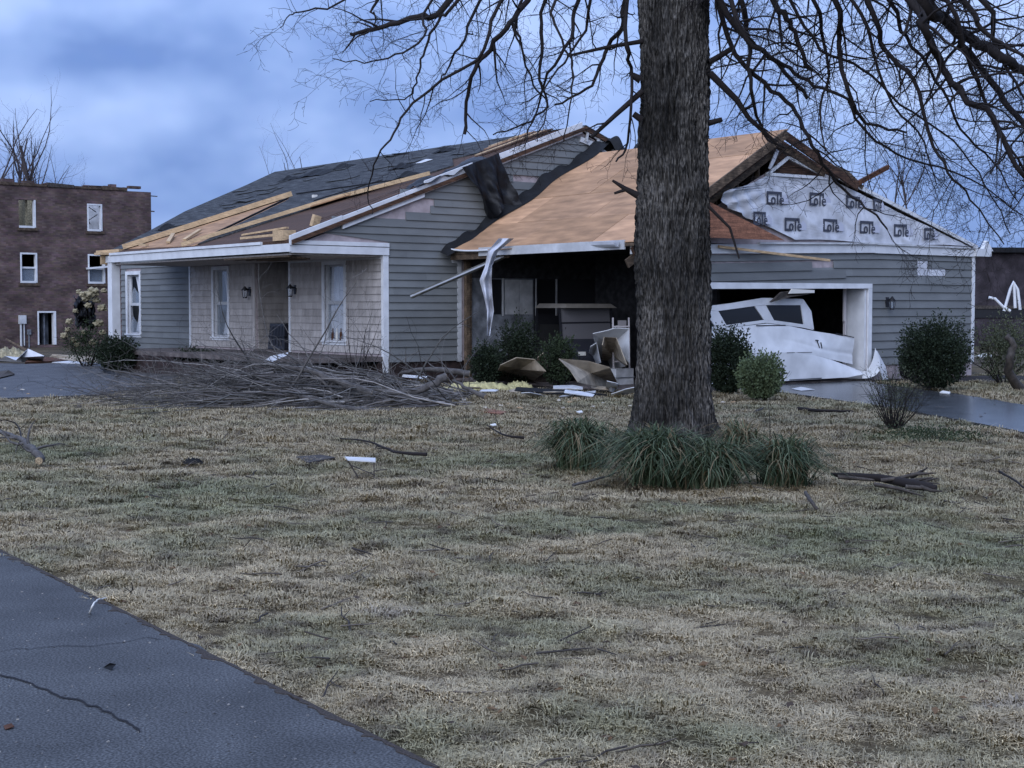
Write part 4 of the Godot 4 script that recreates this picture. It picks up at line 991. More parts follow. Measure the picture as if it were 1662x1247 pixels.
func oak() -> void:
	var base := Vector3(1.99, 0, -18.3)
	var t := thing("oak_tree", "big bare oak with deeply furrowed dark bark rising from grass clumps", "tree", base)
	var s := mb()
	var bn := FastNoiseLite.new()
	bn.seed = 4; bn.frequency = 1.0; bn.fractal_octaves = 2
	var rad := func(y: float) -> float: return .425 + .16 * exp(-maxf(y, 0) / .28) + .02 * exp(-pow((y - 1.9) / .6, 2.0)) - .006 * y
	s.grid(func(a: float, b: float):
		var th := a * TAU
		var y := -.15 + b * 9.0
		var r: float = rad.call(y)
		var warp := bn.get_noise_3d(cos(th) * 3.0, y * 1.4, sin(th) * 3.0) * .35
		var f := bn.get_noise_3d(cos(th + warp * .3) * 6.6, y * 1.7 + 7.0, sin(th + warp * .3) * 6.6)
		var f2 := bn.get_noise_3d(cos(th) * 17.0, y * 5.0, sin(th) * 17.0)
		r += .052 * (1.0 - 2.8 * absf(f)) + .016 * f2 - .012
		r += .05 * bn.get_noise_3d(cos(th) * 1.2, y * .5 + 3.0, sin(th) * 1.2)
		for k in [[2.3, 4.05, .05], [1.1, 3.05, .06], [1.9, 3.25, .05], [.6, 4.7, .05]]:
			r += k[2] * exp(-pow((th - k[0]) / .22, 2.0) - pow((y - k[1]) / .14, 2.0))
		if y < .5: r *= 1.0 + .13 * (0.5 - y) * sin(th * 5.0 + 1.0)
		return Vector3(cos(th) * r, y, sin(th) * r), 300, 460)
	obj("trunk", s, "bark", t)
	# drooping limbs, each from the trunk high up, traced to where it hangs
	var L := [
		[18.0, 6.0, 3.0, [733, 0, 678, 25, 634, 39, 595, 51, 569, 55]], [17.6, 5.0, 2.6, [855, 0, 822, 44, 786, 89, 769, 116, 758, 166, 754, 218]], [18.5, 3.0, 1.2, [780, 0, 753, 66, 731, 102, 715, 130]],
		[17.8, 3.0, .8, [744, 0, 717, 25, 697, 64, 684, 97, 675, 133, 656, 160, 600, 165]], [17.2, 3.2, .8, [811, 0, 786, 80, 733, 122, 670, 169, 639, 216, 614, 255, 597, 310, 604, 348]], [18.8, 3.4, 1.2, [886, 0, 880, 69, 877, 130, 886, 172, 850, 202, 800, 219]],
		[18.2, 2.6, .9, [844, 10, 847, 72, 866, 138, 888, 169, 872, 230]], [18.4, 5.0, 1.8, [1014, 0, 1011, 40, 987, 74, 971, 114, 954, 145, 900, 170]], [18.0, 4.0, 1.5, [1017, 0, 1018, 77, 1024, 118, 1026, 175, 1014, 242, 1000, 262]],
		[18.7, 4.0, 1.0, [940, -5, 925, 60, 890, 120, 870, 180, 850, 240]], [18.0, 2.6, .8, [620, -8, 608, 20, 610, 48]], [17.6, 2.4, .8, [700, 0, 690, 60, 640, 90, 590, 100, 540, 95]], [18.3, 2.0, .7, [580, -10, 500, 15, 470, 25, 455, 45]],
		[18.4, 3.0, .8, [960, 0, 950, 50, 915, 100, 880, 150, 845, 170]], [17.0, 2.6, .8, [900, 0, 905, 50, 930, 110, 925, 170, 915, 230]],
		[16.5, 10.0, 7.0, [1489, -5, 1530, 27, 1577, 64, 1627, 91, 1662, 115, 1740, 160]], [16.0, 7.0, 3.0, [1476, -5, 1499, 47, 1533, 111, 1563, 155, 1610, 189, 1627, 222, 1662, 286, 1690, 330]], [16.8, 7.0, 4.5, [1519, 15, 1563, 74, 1597, 118, 1641, 175, 1680, 215]],
		[17.2, 5.0, 1.8, [1351, -5, 1361, 60, 1371, 135, 1391, 182, 1415, 202, 1470, 215]], [17.6, 5.5, 3.0, [1250, -5, 1274, 24, 1290, 54, 1304, 91, 1319, 114]], [16.6, 4.5, 1.0, [1408, -5, 1435, 81, 1482, 128, 1509, 219, 1540, 279, 1577, 323, 1630, 397]],
		[17.4, 4.2, 1.0, [1200, 40, 1240, 84, 1280, 111, 1321, 138, 1375, 165, 1408, 219, 1476, 256, 1577, 293, 1661, 350]], [17.8, 4.5, 1.5, [1180, 60, 1240, 135, 1287, 172, 1311, 222, 1344, 276, 1375, 313, 1415, 343, 1440, 372]], [18.0, 5.0, 1.5, [1203, -5, 1216, 67, 1220, 148, 1240, 215, 1275, 240]],
		[17.9, 6.0, 3.0, [1169, 0, 1213, 64, 1260, 101, 1310, 160]], [16.2, 4.5, 1.6, [1590, -5, 1610, 60, 1640, 120, 1670, 170]], [15.8, 5.0, 2.0, [1560, -5, 1585, 40, 1625, 70, 1680, 100]], [17.3, 3.6, 1.0, [1320, -5, 1335, 60, 1345, 120, 1330, 190, 1345, 250]],
		[17.0, 3.6, 1.0, [1440, -5, 1470, 60, 1520, 130, 1560, 210, 1610, 260, 1655, 330]], [16.9, 3.2, .9, [1380, -5, 1420, 90, 1450, 170, 1500, 230, 1520, 300]], [17.4, 3.0, .9, [1280, -5, 1330, 80, 1400, 110, 1460, 170, 1550, 230, 1600, 300, 1640, 380]],
		[16.4, 4.0, 1.5, [1530, -5, 1570, 90, 1600, 170, 1640, 240, 1680, 300]]]
	var idx := 0
	for l in L:
		var z: float = l[0]
		var q: Array = l[3]
		var pts := PackedVector3Array()
		var r := PackedFloat32Array()
		var first := air(q[0], q[1], z)
		var a0 := base + Vector3(0, 5.7 + rng.randf() * 1.6 + absf(first.x - base.x) * .25, 0)
		var out := Vector3(first.x - base.x, 0, first.z - base.z)
		pts.append(a0 + out.normalized() * .3); pts.append(a0.lerp(first, .55) + Vector3(0, .45 + out.length() * .1, 0))
		r.append(l[1] / 130.0 * 1.25); r.append(l[1] / 130.0 * 1.1)
		var m := q.size() / 2
		for i in m:
			var f := float(i) / (m - 1)
			var zz := z + rng.randf_range(-.35, .35)
			pts.append(air(q[2 * i], q[2 * i + 1], zz)); r.append(lerpf(l[1], l[2], f) / 133.0 * .92)
		# smooth
		var cp := PackedVector3Array()
		var cr := PackedFloat32Array()
		for i in pts.size() - 1:
			for j in 4:
				var f := j / 4.0
				cp.append(pts[i].cubic_interpolate(pts[i + 1], pts[maxi(i - 1, 0)], pts[mini(i + 2, pts.size() - 1)], f) + Vector3(rng.randfn(), rng.randfn(), rng.randfn()) * .012); cr.append(lerpf(r[i], r[i + 1], f))
		cp.append(pts[-1]); cr.append(r[-1])
		s = mb(base); s.tube(cp, cr, 7)
		var li := obj("limb", s, "twig", t)
		s = mb(base)
		var right: bool = q[0] > 1160
		sprout(s, cp, cr, 2, 5.2 if right else 4.5, .9 if right else .75, .06, .16)
		var tw := obj("twigs", s, "twig", li)
		tw.set_meta("kind", "stuff")
		idx += 1
	# stubs on the trunk
	for q in [[18.2, [1044, 67, 984, 77, 920, 91], 4, 2], [18.0, [1043, 148, 1001, 185, 961, 222], 5, 3], [18.1, [1151, 101, 1170, 90, 1186, 80], 5, 4.5], [18.0, [1152, 118, 1196, 162, 1216, 192, 1260, 232], 6, 3], [17.8, [1036, 318, 1014, 306, 994, 293], 6, 2], [17.8, [1016, 308, 1006, 311, 997, 314], 3, 2], [18.1, [1040, 130, 1026, 122], 7, 5], [18.1, [1042, 195, 1028, 185], 6, 5], [18.1, [1150, 200, 1172, 194], 5, 4], [18.0, [1150, 335, 1185, 370, 1200, 420], 3, 1.5]]:
		var pts := PackedVector3Array()
		var r := PackedFloat32Array()
		var n: int = q[1].size() / 2
		for i in n:
			pts.append(air(q[1][2 * i], q[1][2 * i + 1], q[0])); r.append(lerpf(q[2], q[3], i / (n - 1.0)) / 133.0)
		s = mb(base); s.tube(pts, r, 7); var st := obj("branch_stub", s, "twig", t)
		if n >= 3 and q[1][1] < 300:
			s = mb(base); sprout(s, pts, r, 1, 6.0, .45, .04, .1)
			if s.v.size(): obj("twigs", s, "twig", st).set_meta("kind", "stuff")

func leaf(s: MB, p: Vector3, d: Vector3, size: float) -> void:
	var side := d.cross(Vector3(rng.randfn(), rng.randfn(), rng.randfn())).normalized() * size * .35
	var m := p + d * size * .5
	s.tri(p, m + side, p + d * size); s.tri(p, p + d * size, m - side)

func shrub(label: String, c: Vector3, w: float, h: float, m: String, count: int, size: float, stems := 7, open := 0.0, category := "shrub", group := "", thick := .016) -> Node3D:
	var t := thing("shrub", label, category, c, 0.0, group)
	var s := mb()
	var ph := rng.randf() * 100.0
	for i in count:
		var d := Vector3(rng.randfn(), rng.randfn(), rng.randfn()).normalized()
		var bump := 1.0 + .42 * noise.get_noise_3d(d.x * 130 + ph, d.y * 130, d.z * 130) + .12 * noise.get_noise_3d(d.x * 400, d.y * 400 + ph, d.z * 400)
		var k := pow(rng.randf(), .35) if open == 0.0 else pow(rng.randf(), .6)
		var p := Vector3(d.x * w * .5, h * .52 + d.y * h * .5, d.z * w * .5) * bump * Vector3(k, 1, k)
		p.y = h * .52 + (p.y - h * .52) * k
		if p.y < .03: p.y = rng.randf() * .1
		if open > 0.0 and noise.get_noise_3d(p.x * 250 + ph, p.y * 250, p.z * 250) > .25 - open * .4: continue
		leaf(s, p, (d + Vector3(rng.randfn(), rng.randfn() + .3, rng.randfn()) * .6).normalized(), size * rng.randf_range(.6, 1.3))
	obj("foliage", s, m, t)
	s = mb()
	for k in stems:
		var a := rng.randf() * TAU
		var ww := wander(Vector3(cos(a) * w * .06, -.06, sin(a) * w * .06), Vector3(cos(a) * .5, 1, sin(a) * .5).normalized(), thick, h * rng.randf_range(.75, 1.08), 6, .12, 0.0)
		s.tube(ww[0], ww[1], 4, false); sprout(s, ww[0], ww[1], 0, 7.0, h * .3, 0.0, .3)
	obj("stems", s, "twig", t)
	return t

func grass_clump(label: String, c: Vector3, r: float, h: float, n: int, dry := .12) -> void:
	var t := thing("ornamental_grass", label, "grass clump", c, 0.0, "evergreen grass clumps round the oak")
	var parts := {"blade": mb(), "blade_pale": mb(), "blade_dry": mb()}
	for i in n:
		var a := rng.randf() * TAU
		var d := Vector3(cos(a), 0, sin(a))
		var p := Vector3(rng.randfn() * r * .13, -.05, rng.randfn() * r * .13) + Vector3(0, -.05, 0)
		var far := pow(rng.randf_range(.02, 1.0), .62)
		var reach := r * far * rng.randf_range(.75, 1.2)
		var top := h * rng.randf_range(.5, 1.12) * (1.15 - .36 * far)
		var swing := d.rotated(Vector3.UP, PI / 2) * rng.randfn() * r * .27
		var wob := Vector3(rng.randfn(), rng.randfn() * .4, rng.randfn()) * .035
		var turn := lerpf(.55, .92, far) * rng.randf_range(.8, 1.07)
		var w := d.rotated(Vector3.UP, PI / 2 + rng.randf_range(-.5, .5)) * rng.randf_range(.0045, .0105)
		var x := rng.randf()
		var s: MB = parts["blade_dry" if x < dry else "blade_pale" if x < dry + .28 else "blade"]
		var last := p
		var lw := w
		for k in 8:
			var f := (k + 1) / 8.0
			var q := p + d * reach * (.42 * f + .58 * f * f) + swing * f * f + wob * sin(f * 5.0) + Vector3(0, .05 + top * sin(PI * turn * f), 0)
			var nw := w * (1.0 - f * f * f) if k < 7 else Vector3.ZERO
			if k < 7: s.quad(last - lw, q - nw, q + nw, last + lw)
			else: s.tri(last - lw, q, last + lw)
			last = q; lw = nw
	obj("blades", parts["blade"], "blade", t); obj("pale_blades", parts["blade_pale"], "blade_pale", t); obj("dry_blades", parts["blade_dry"], "blade_dry", t)

func bare_tree(label: String, c: Vector3, h: float, r: float, limbs: int, up := .8, snapped := false) -> void:
	var t := thing("bare_tree", label, "tree", c, 0.0)
	var s := mb()
	var w := wander(Vector3(0, -.2, 0), Vector3(rng.randfn() * .04, 1, 0).normalized(), r, h * (.8 if snapped else .9), 10, .05, 0.0)
	if snapped:
		for i in w[1].size(): w[1][i] = maxf(w[1][i], r * .55)
	s.tube(w[0], w[1], 7); obj("trunk", s, "tree_far", t)
	s = mb()
	for k in limbs:
		var f := rng.randf_range(.35, 1.0)
		var i := int(f * 9)
		var a := rng.randf() * TAU
		var ww := wander(w[0][i], Vector3(cos(a), up * 1.4, sin(a)).normalized(), r * .32, h * rng.randf_range(.2, .42), 7, .12, -.06)
		s.tube(ww[0], ww[1], 5, false); sprout(s, ww[0], ww[1], 1, 1.6, h * .13, -.08, .2, .55)
	obj("crown", s, "tree_far", t)

# ---------------------------------------------------------------- loose things
func plate(called: String, label: String, category: String, pts: Array, m, thick := .012, group := "", bend := 0.0) -> Node3D:
	# a flat or slightly bent sheet through three or more points of the place, given as corners in order
	var c: Vector3 = pts[0]
	for p in pts: c = c.lerp(p, .0)
	var s := mb(c)
	var mid := Vector3.ZERO
	for p in pts: mid += p / pts.size()
	var nn: Vector3 = (pts[1] - pts[0]).cross(pts[2] - pts[0]).normalized()
	if nn.y < 0: nn = -nn
	mid += nn * bend
	for i in pts.size():
		var a: Vector3 = pts[i]
		var b: Vector3 = pts[(i + 1) % pts.size()]
		s.tout(a, b, mid, (a + b) * .5 - nn); s.tout(a - nn * thick, b - nn * thick, mid - nn * thick, (a + b) * .5 + nn)
		s.out(a, b, b - nn * thick, a - nn * thick, mid)
	var r := obj(called, s, m)
	tag(r, label, category, group)
	return r

func heap(called: String, label: String, category: String, c: Vector3, size: Vector3, m, seed_at: float, group := "") -> Node3D:
	var s := mb(c)
	s.grid(func(a: float, b: float):
		var x := a * 2.0 - 1.0
		var z := b * 2.0 - 1.0
		var k := clampf(1.0 - x * x - z * z + .35 * noise.get_noise_2d(a * 260 + seed_at, b * 260), 0.0, 1.0)
		return c + Vector3(x * size.x * (1.0 + .15 * noise.get_noise_2d(b * 300, seed_at)), size.y * sqrt(k) * (.7 + .6 * noise.get_noise_2d(a * 500, b * 500 + seed_at)) - .03, z * size.z), 26, 16)
	var r := obj(called, s, m)
	tag(r, label, category, group)
	return r

func stick(label: String, pts: Array, r0: float, r1: float, m := "brushwood", twigs := 0.0, called := "fallen_branch", cut := false, group := "") -> Node3D:
	var c: Vector3 = pts[0]
	var t := thing(called, label, "branch", c, 0.0, group)
	var cp := PackedVector3Array()
	var cr := PackedFloat32Array()
	for i in pts.size() - 1:
		for j in 4:
			cp.append(pts[i].cubic_interpolate(pts[i + 1], pts[maxi(i - 1, 0)], pts[mini(i + 2, pts.size() - 1)], j / 4.0) + Vector3(rng.randfn(), rng.randfn() * .5, rng.randfn()) * r0 * .3); cr.append(lerpf(r0, r1, (i + j / 4.0) / (pts.size() - 1)))
	cp.append(pts[-1]); cr.append(r1)
	var s := mb(c); s.tube(cp, cr, 8); obj("stem", s, m, t)
	if twigs > 0.0:
		s = mb(c); sprout(s, cp, cr, 1, twigs, .45, .02, .1)
		if s.v.size(): obj("twigs", s, m, t).set_meta("kind", "stuff")
	if cut:
		s = mb(c); var d := (cp[0] - cp[1]).normalized(); s.tube(PackedVector3Array([cp[0] + d * .001, cp[0] + d * .006]), PackedFloat32Array([r0 * .9, r0 * .88]), 8); obj("cut_end", s, "cut_wood", t)
	return t

func brush_pile() -> void:
	var s := mb(Vector3(-3.5, 0, -25.2))
	var shade := func(): 
		var g := rng.randf_range(.05, .16) if rng.randf() < .86 else rng.randf_range(.22, .36)
		return Color(g, g * .93, g * .86)
	for k in 520:
		var x := rng.randf_range(-5.0, -.7)
		var z := rng.randf_range(-27.0, -23.9)
		var prof := clampf(1.0 - absf(x + 3.6) / 3.8, .1, 1.0) * clampf(1.0 - absf(z + 25.4) / 2.0, .2, 1.0)
		var y := rng.randf() * .78 * prof
		s.col = shade.call()
		var d := Vector3(-1.0 + rng.randfn() * .35, rng.randf_range(-.15, .24), rng.randfn() * .45 + .04).normalized()
		if rng.randf() < .04: d = Vector3(rng.randfn() * .4, .6, rng.randfn() * .3).normalized()
		var r := rng.randf_range(.006, .022)
		var w := wander(Vector3(x, y, z), d, r, rng.randf_range(.9, 2.5), 7, .12, .03)
		for i in w[0].size(): w[0][i].y = maxf(w[0][i].y, .0)
		s.tube(w[0], w[1], 4, false); sprout(s, w[0], w[1], 1, 2.6, .42, .02, .2, .6)
	for k in 260:
		var x := rng.randf_range(-6.6, -3.0)
		var z := rng.randf_range(-27.5, -24.0)
		var f := clampf(1.0 - absf(x + 4.4) / 2.6, .08, 1.0)
		s.col = shade.call()
		var w := wander(Vector3(x, rng.randf() * .8 * f, z), Vector3(-1.0 + rng.randfn() * .4, rng.randf_range(-.1, .3), rng.randfn() * .5).normalized(), rng.randf_range(.004, .010), rng.randf_range(.6, 1.6), 6, .14, .03)
		for i in w[0].size(): w[0][i].y = maxf(w[0][i].y, .0)
		s.tube(w[0], w[1], 3, false); sprout(s, w[0], w[1], 1, 4.5, .35, .02, .1, .7)
	var r := obj("brush_pile", s, "brush")
	tag(r, "long heap of torn grey branches lying on the lawn before the porch", "brush pile", "", "stuff")
	var B := [["thick limb on top of the brush pile with a pale torn end", [[600, 641, 24.2], [560, 622, 24.4], [500, 603, 24.8], [430, 590, 25.2]], .07, .03], ["forked limb at the right end of the brush pile bending upwards", [[722, 612, 24.6], [690, 630, 24.5], [650, 638, 24.4], [590, 630, 24.6], [520, 620, 24.8]], .075, .03],
		["long limb lying behind the brush pile towards the carport", [[762, 607, 26.5], [720, 601, 26.5], [680, 600, 26.6], [650, 606, 26.6]], .06, .03], ["limb with a sawn pale end in the middle of the brush pile", [[650, 625, 25.4], [600, 619, 25.5], [560, 620, 25.6]], .05, .03],
		["long low branch along the front edge of the brush pile", [[640, 669, 23.3], [560, 662, 23.5], [480, 640, 23.9], [440, 632, 24.3], [380, 628, 24.6]], .045, .015], ["dark pole reaching right from the brush pile", [[788, 644, 24.6], [760, 632, 24.8], [735, 618, 25.0]], .05, .02],
		["thin pale branch sticking up left of the porch steps", [[545, 640, 24.4], [500, 600, 24.8], [440, 560, 25.4]], .025, .012], ["slanting bare branch at the left end of the brush pile", [[330, 640, 24.6], [250, 615, 24.8], [170, 598, 25.2]], .03, .008]]
	for b in B:
		var p := []
		for q in b[1]: p.append(air(q[0], q[1], q[2]))
		stick(b[0], p, b[2], b[3], "brushwood", 2.0, "fallen_limb", true)

func cloth_strip() -> void:
	var a := air(818, 386, 31.0)
	var s := mb(a)
	var path := [[822, 387, 18], [800, 408, 12], [793, 432, 8], [788, 455, 14], [792, 480, 10], [796, 505, 8], [794, 528, 5], [793, 545, 4]]
	s.grid(func(u: float, v: float):
		var f := v * (path.size() - 1)
		var i := mini(int(f), path.size() - 2)
		var t := f - i
		var x: float = lerpf(path[i][0], path[i + 1][0], t)
		var y: float = lerpf(path[i][1], path[i + 1][1], t)
		var w: float = lerpf(path[i][2], path[i + 1][2], t)
		return air(x + (u - .5) * w * 1.4, y, 31.0 + .12 * sin(u * 7.0 + v * 5.0) + .05 * sin(v * 30.0)), 10, 60)
	tag(obj("cloth_strip", s, "cloth"), "torn white cloth hanging from the carport eave over the loose gutter", "cloth")

func flap() -> void:
	# roofing felt torn off the slope and hanging over the rake
	var c := hw(.6, 4.7, -5.75)
	var s := mb(c)
	s.grid(func(u: float, v: float):
		var top := Vector3(lerpf(.15, 1.2, u), 0, 0)
		var x := lerpf(top.x, lerpf(1.05, 1.75, u * u), v * .9)
		var y := lerpf(roof_y(top.x) + .17, lerpf(3.66, 4.02, u) - .12 * sin(u * 9.0), v)
		return hw(x, y - .10 * sin(u * PI) * v, -5.70 + (.11 * sin(u * 11.0 + v * 3.0) + .09 * noise.get_noise_2d(u * 260.0, v * 90.0)) * (.3 + v) + .05 * v), 28, 20)
	s.grid(func(u: float, v: float):
		var x := lerpf(-1.0, 1.1, u)
		return hw(x, roof_y(x) + .10 + .09 * sin(u * 9.0) * sin(v * 3.0) + .04 * sin(u * 23.0 + v * 6.0), lerpf(-5.78, -6.75 + .5 * (1.0 - u), v)), 26, 10)
	tag(obj("torn_felt", s, "tarp"), "dark roofing felt torn loose and draped over the gable rake", "roofing felt")
	c = hw(1.0, 3.9, -5.7)
	s = mb(c)
	s.grid(func(u: float, v: float):
		var x := lerpf(-.35, 4.6, u)
		var low := wing_y(x) + .03
		var wd := .08 + .11 * sin(u * PI) + .06 * sin(u * 23.0) + .04 * sin(u * 57.0)
		return hw(x, low + v * wd, lerpf(-5.55 + .12 * sin(u * 17.0), -5.86, v) + .02), 60, 5)
	tag(obj("torn_felt", s, "felt_dark"), "black strip of felt along the joint of gable and bare plywood", "roofing felt")
	c = hw(4.9, 5.5, -5.6)
	s = mb(c)
	s.grid(func(u: float, v: float): return hw(4.35 + 1.1 * u, 5.2 + .34 * sin(v * PI) * (1.0 + .4 * sin(u * 8.0)) - .12 * u + .1 * v, -5.9 + .6 * v + .1 * sin(u * 11.0)), 18, 12)
	tag(obj("torn_felt", s, "felt_dark"), "crumpled felt lump on the ridge beside the bare plywood", "roofing felt")
	c = hw(3.9, 5.3, -1.9)
	s = mb(c)
	s.grid(func(u: float, v: float): return hw(3.75 + .5 * u, 5.24 + .22 * sin(v * PI) * (1.0 - .7 * absf(u * 2.0 - 1.0)), -2.6 + .6 * v + .1 * sin(u * 9.0)), 10, 10)
	tag(obj("torn_felt", s, "felt_dark"), "small black felt scrap on the wing ridge right of the oak trunk", "roofing felt")

func golf_cart() -> void:
	var p := air(935, 600, 32.6)
	p.y = .03
	var t := thing("golf_cart", "dark golf cart with a pale roof parked in the open carport", "golf cart", p, .35)
	var s := mb()
	s.hexa([Vector3(-.60, 1.57, -1.0), Vector3(.60, 1.57, -1.0), Vector3(.60, 1.57, .85), Vector3(-.60, 1.57, .85), Vector3(-.52, 1.67, -.9), Vector3(.52, 1.67, -.9), Vector3(.52, 1.66, .70), Vector3(-.52, 1.66, .70)]); obj("roof", s, "cart_roof", t)
	s = mb()
	s.hexa([Vector3(-.6, .25, -1.15), Vector3(.6, .25, -1.15), Vector3(.6, .25, 1.2), Vector3(-.6, .25, 1.2), Vector3(-.58, .5, -1.15), Vector3(.58, .5, -1.15), Vector3(.5, .5, 1.2), Vector3(-.5, .5, 1.2)])
	s.hexa([Vector3(-.58, .5, .6), Vector3(.58, .5, .6), Vector3(.48, .5, 1.2), Vector3(-.48, .5, 1.2), Vector3(-.56, .9, .6), Vector3(.56, .9, .6), Vector3(.42, .68, 1.12), Vector3(-.42, .68, 1.12)])
	s.box(Vector3(-.58, .5, -1.1), Vector3(.58, .68, -.2)); obj("body", s, "cart_body", t)
	for q in [[-.6, .9, .62, -.6, 1.57, .5], [.6, .9, .62, .6, 1.6, .5], [-.6, .5, -.9, -.6, 1.57, -.85], [.6, .5, -.9, .6, 1.6, -.85]]:
		s = mb(); s.bar(Vector3(q[0], q[1], q[2]), Vector3(q[3], q[4], q[5]), .04, .04, Vector3.RIGHT); obj("roof_post", s, "black_metal", t)
	s = mb(); s.hexa([Vector3(-.57, .9, .60), Vector3(.57, .9, .60), Vector3(.57, .9, .606), Vector3(-.57, .9, .606), Vector3(-.57, 1.56, .5), Vector3(.57, 1.58, .5), Vector3(.57, 1.58, .506), Vector3(-.57, 1.56, .506)]); var ws := obj("windscreen", s, "windscreen", t)
	s = mb(); s.bar(Vector3(-.57, 1.25, .558), Vector3(.57, 1.26, .558), .03, .03); obj("screen_bar", s, "black_metal", ws)
	s = mb(); s.box(Vector3(-.55, .86, .40), Vector3(.55, .95, .58)); obj("dashboard", s, "rubber", t)
	s = mb(); s.box(Vector3(-.52, .68, -.85), Vector3(.52, .78, -.25)); s.box(Vector3(-.52, .8, -.95), Vector3(.52, 1.2, -.85)); obj("seat", s, "rubber", t)
	for q in [[-.55, .85], [.55, .85], [-.55, -.75], [.55, -.75]]:
		s = mb(); s.tube(PackedVector3Array([Vector3(q[0] - .09, .22, q[1]), Vector3(q[0] + .09, .22, q[1])]), PackedFloat32Array([.22, .22]), 18); var w := obj("wheel", s, "rubber", t)
		s = mb(); s.tube(PackedVector3Array([Vector3(q[0] - .1, .22, q[1]), Vector3(q[0] + .1, .22, q[1])]), PackedFloat32Array([.11, .11]), 12); obj("rim", s, "steel", w)
	for x in [-.35, .35]:
		s = mb(); s.box(Vector3(x - .08, .56, 1.12), Vector3(x + .08, .64, 1.19)); obj("headlight", s, "bone", t)
	s = mb(); s.bar(Vector3(.66, 1.16, .6), Vector3(.8, 1.2, .62), .03, .03); s.box(Vector3(.74, 1.14, .58), Vector3(.92, 1.30, .64)); obj("mirror", s, "steel", t)
	s = mb(); s.bar(Vector3(-.3, .9, .4), Vector3(-.3, 1.05, .2), .03, .03)
	var ring := PackedVector3Array()
	var rr := PackedFloat32Array()
	for k in 15: ring.append(Vector3(-.3 + .17 * cos(TAU * k / 14), 1.06 + .11 * sin(TAU * k / 14), .2 + .1 * sin(TAU * k / 14))); rr.append(.014)
	s.tube(ring, rr, 6); obj("steering_wheel", s, "rubber", t)

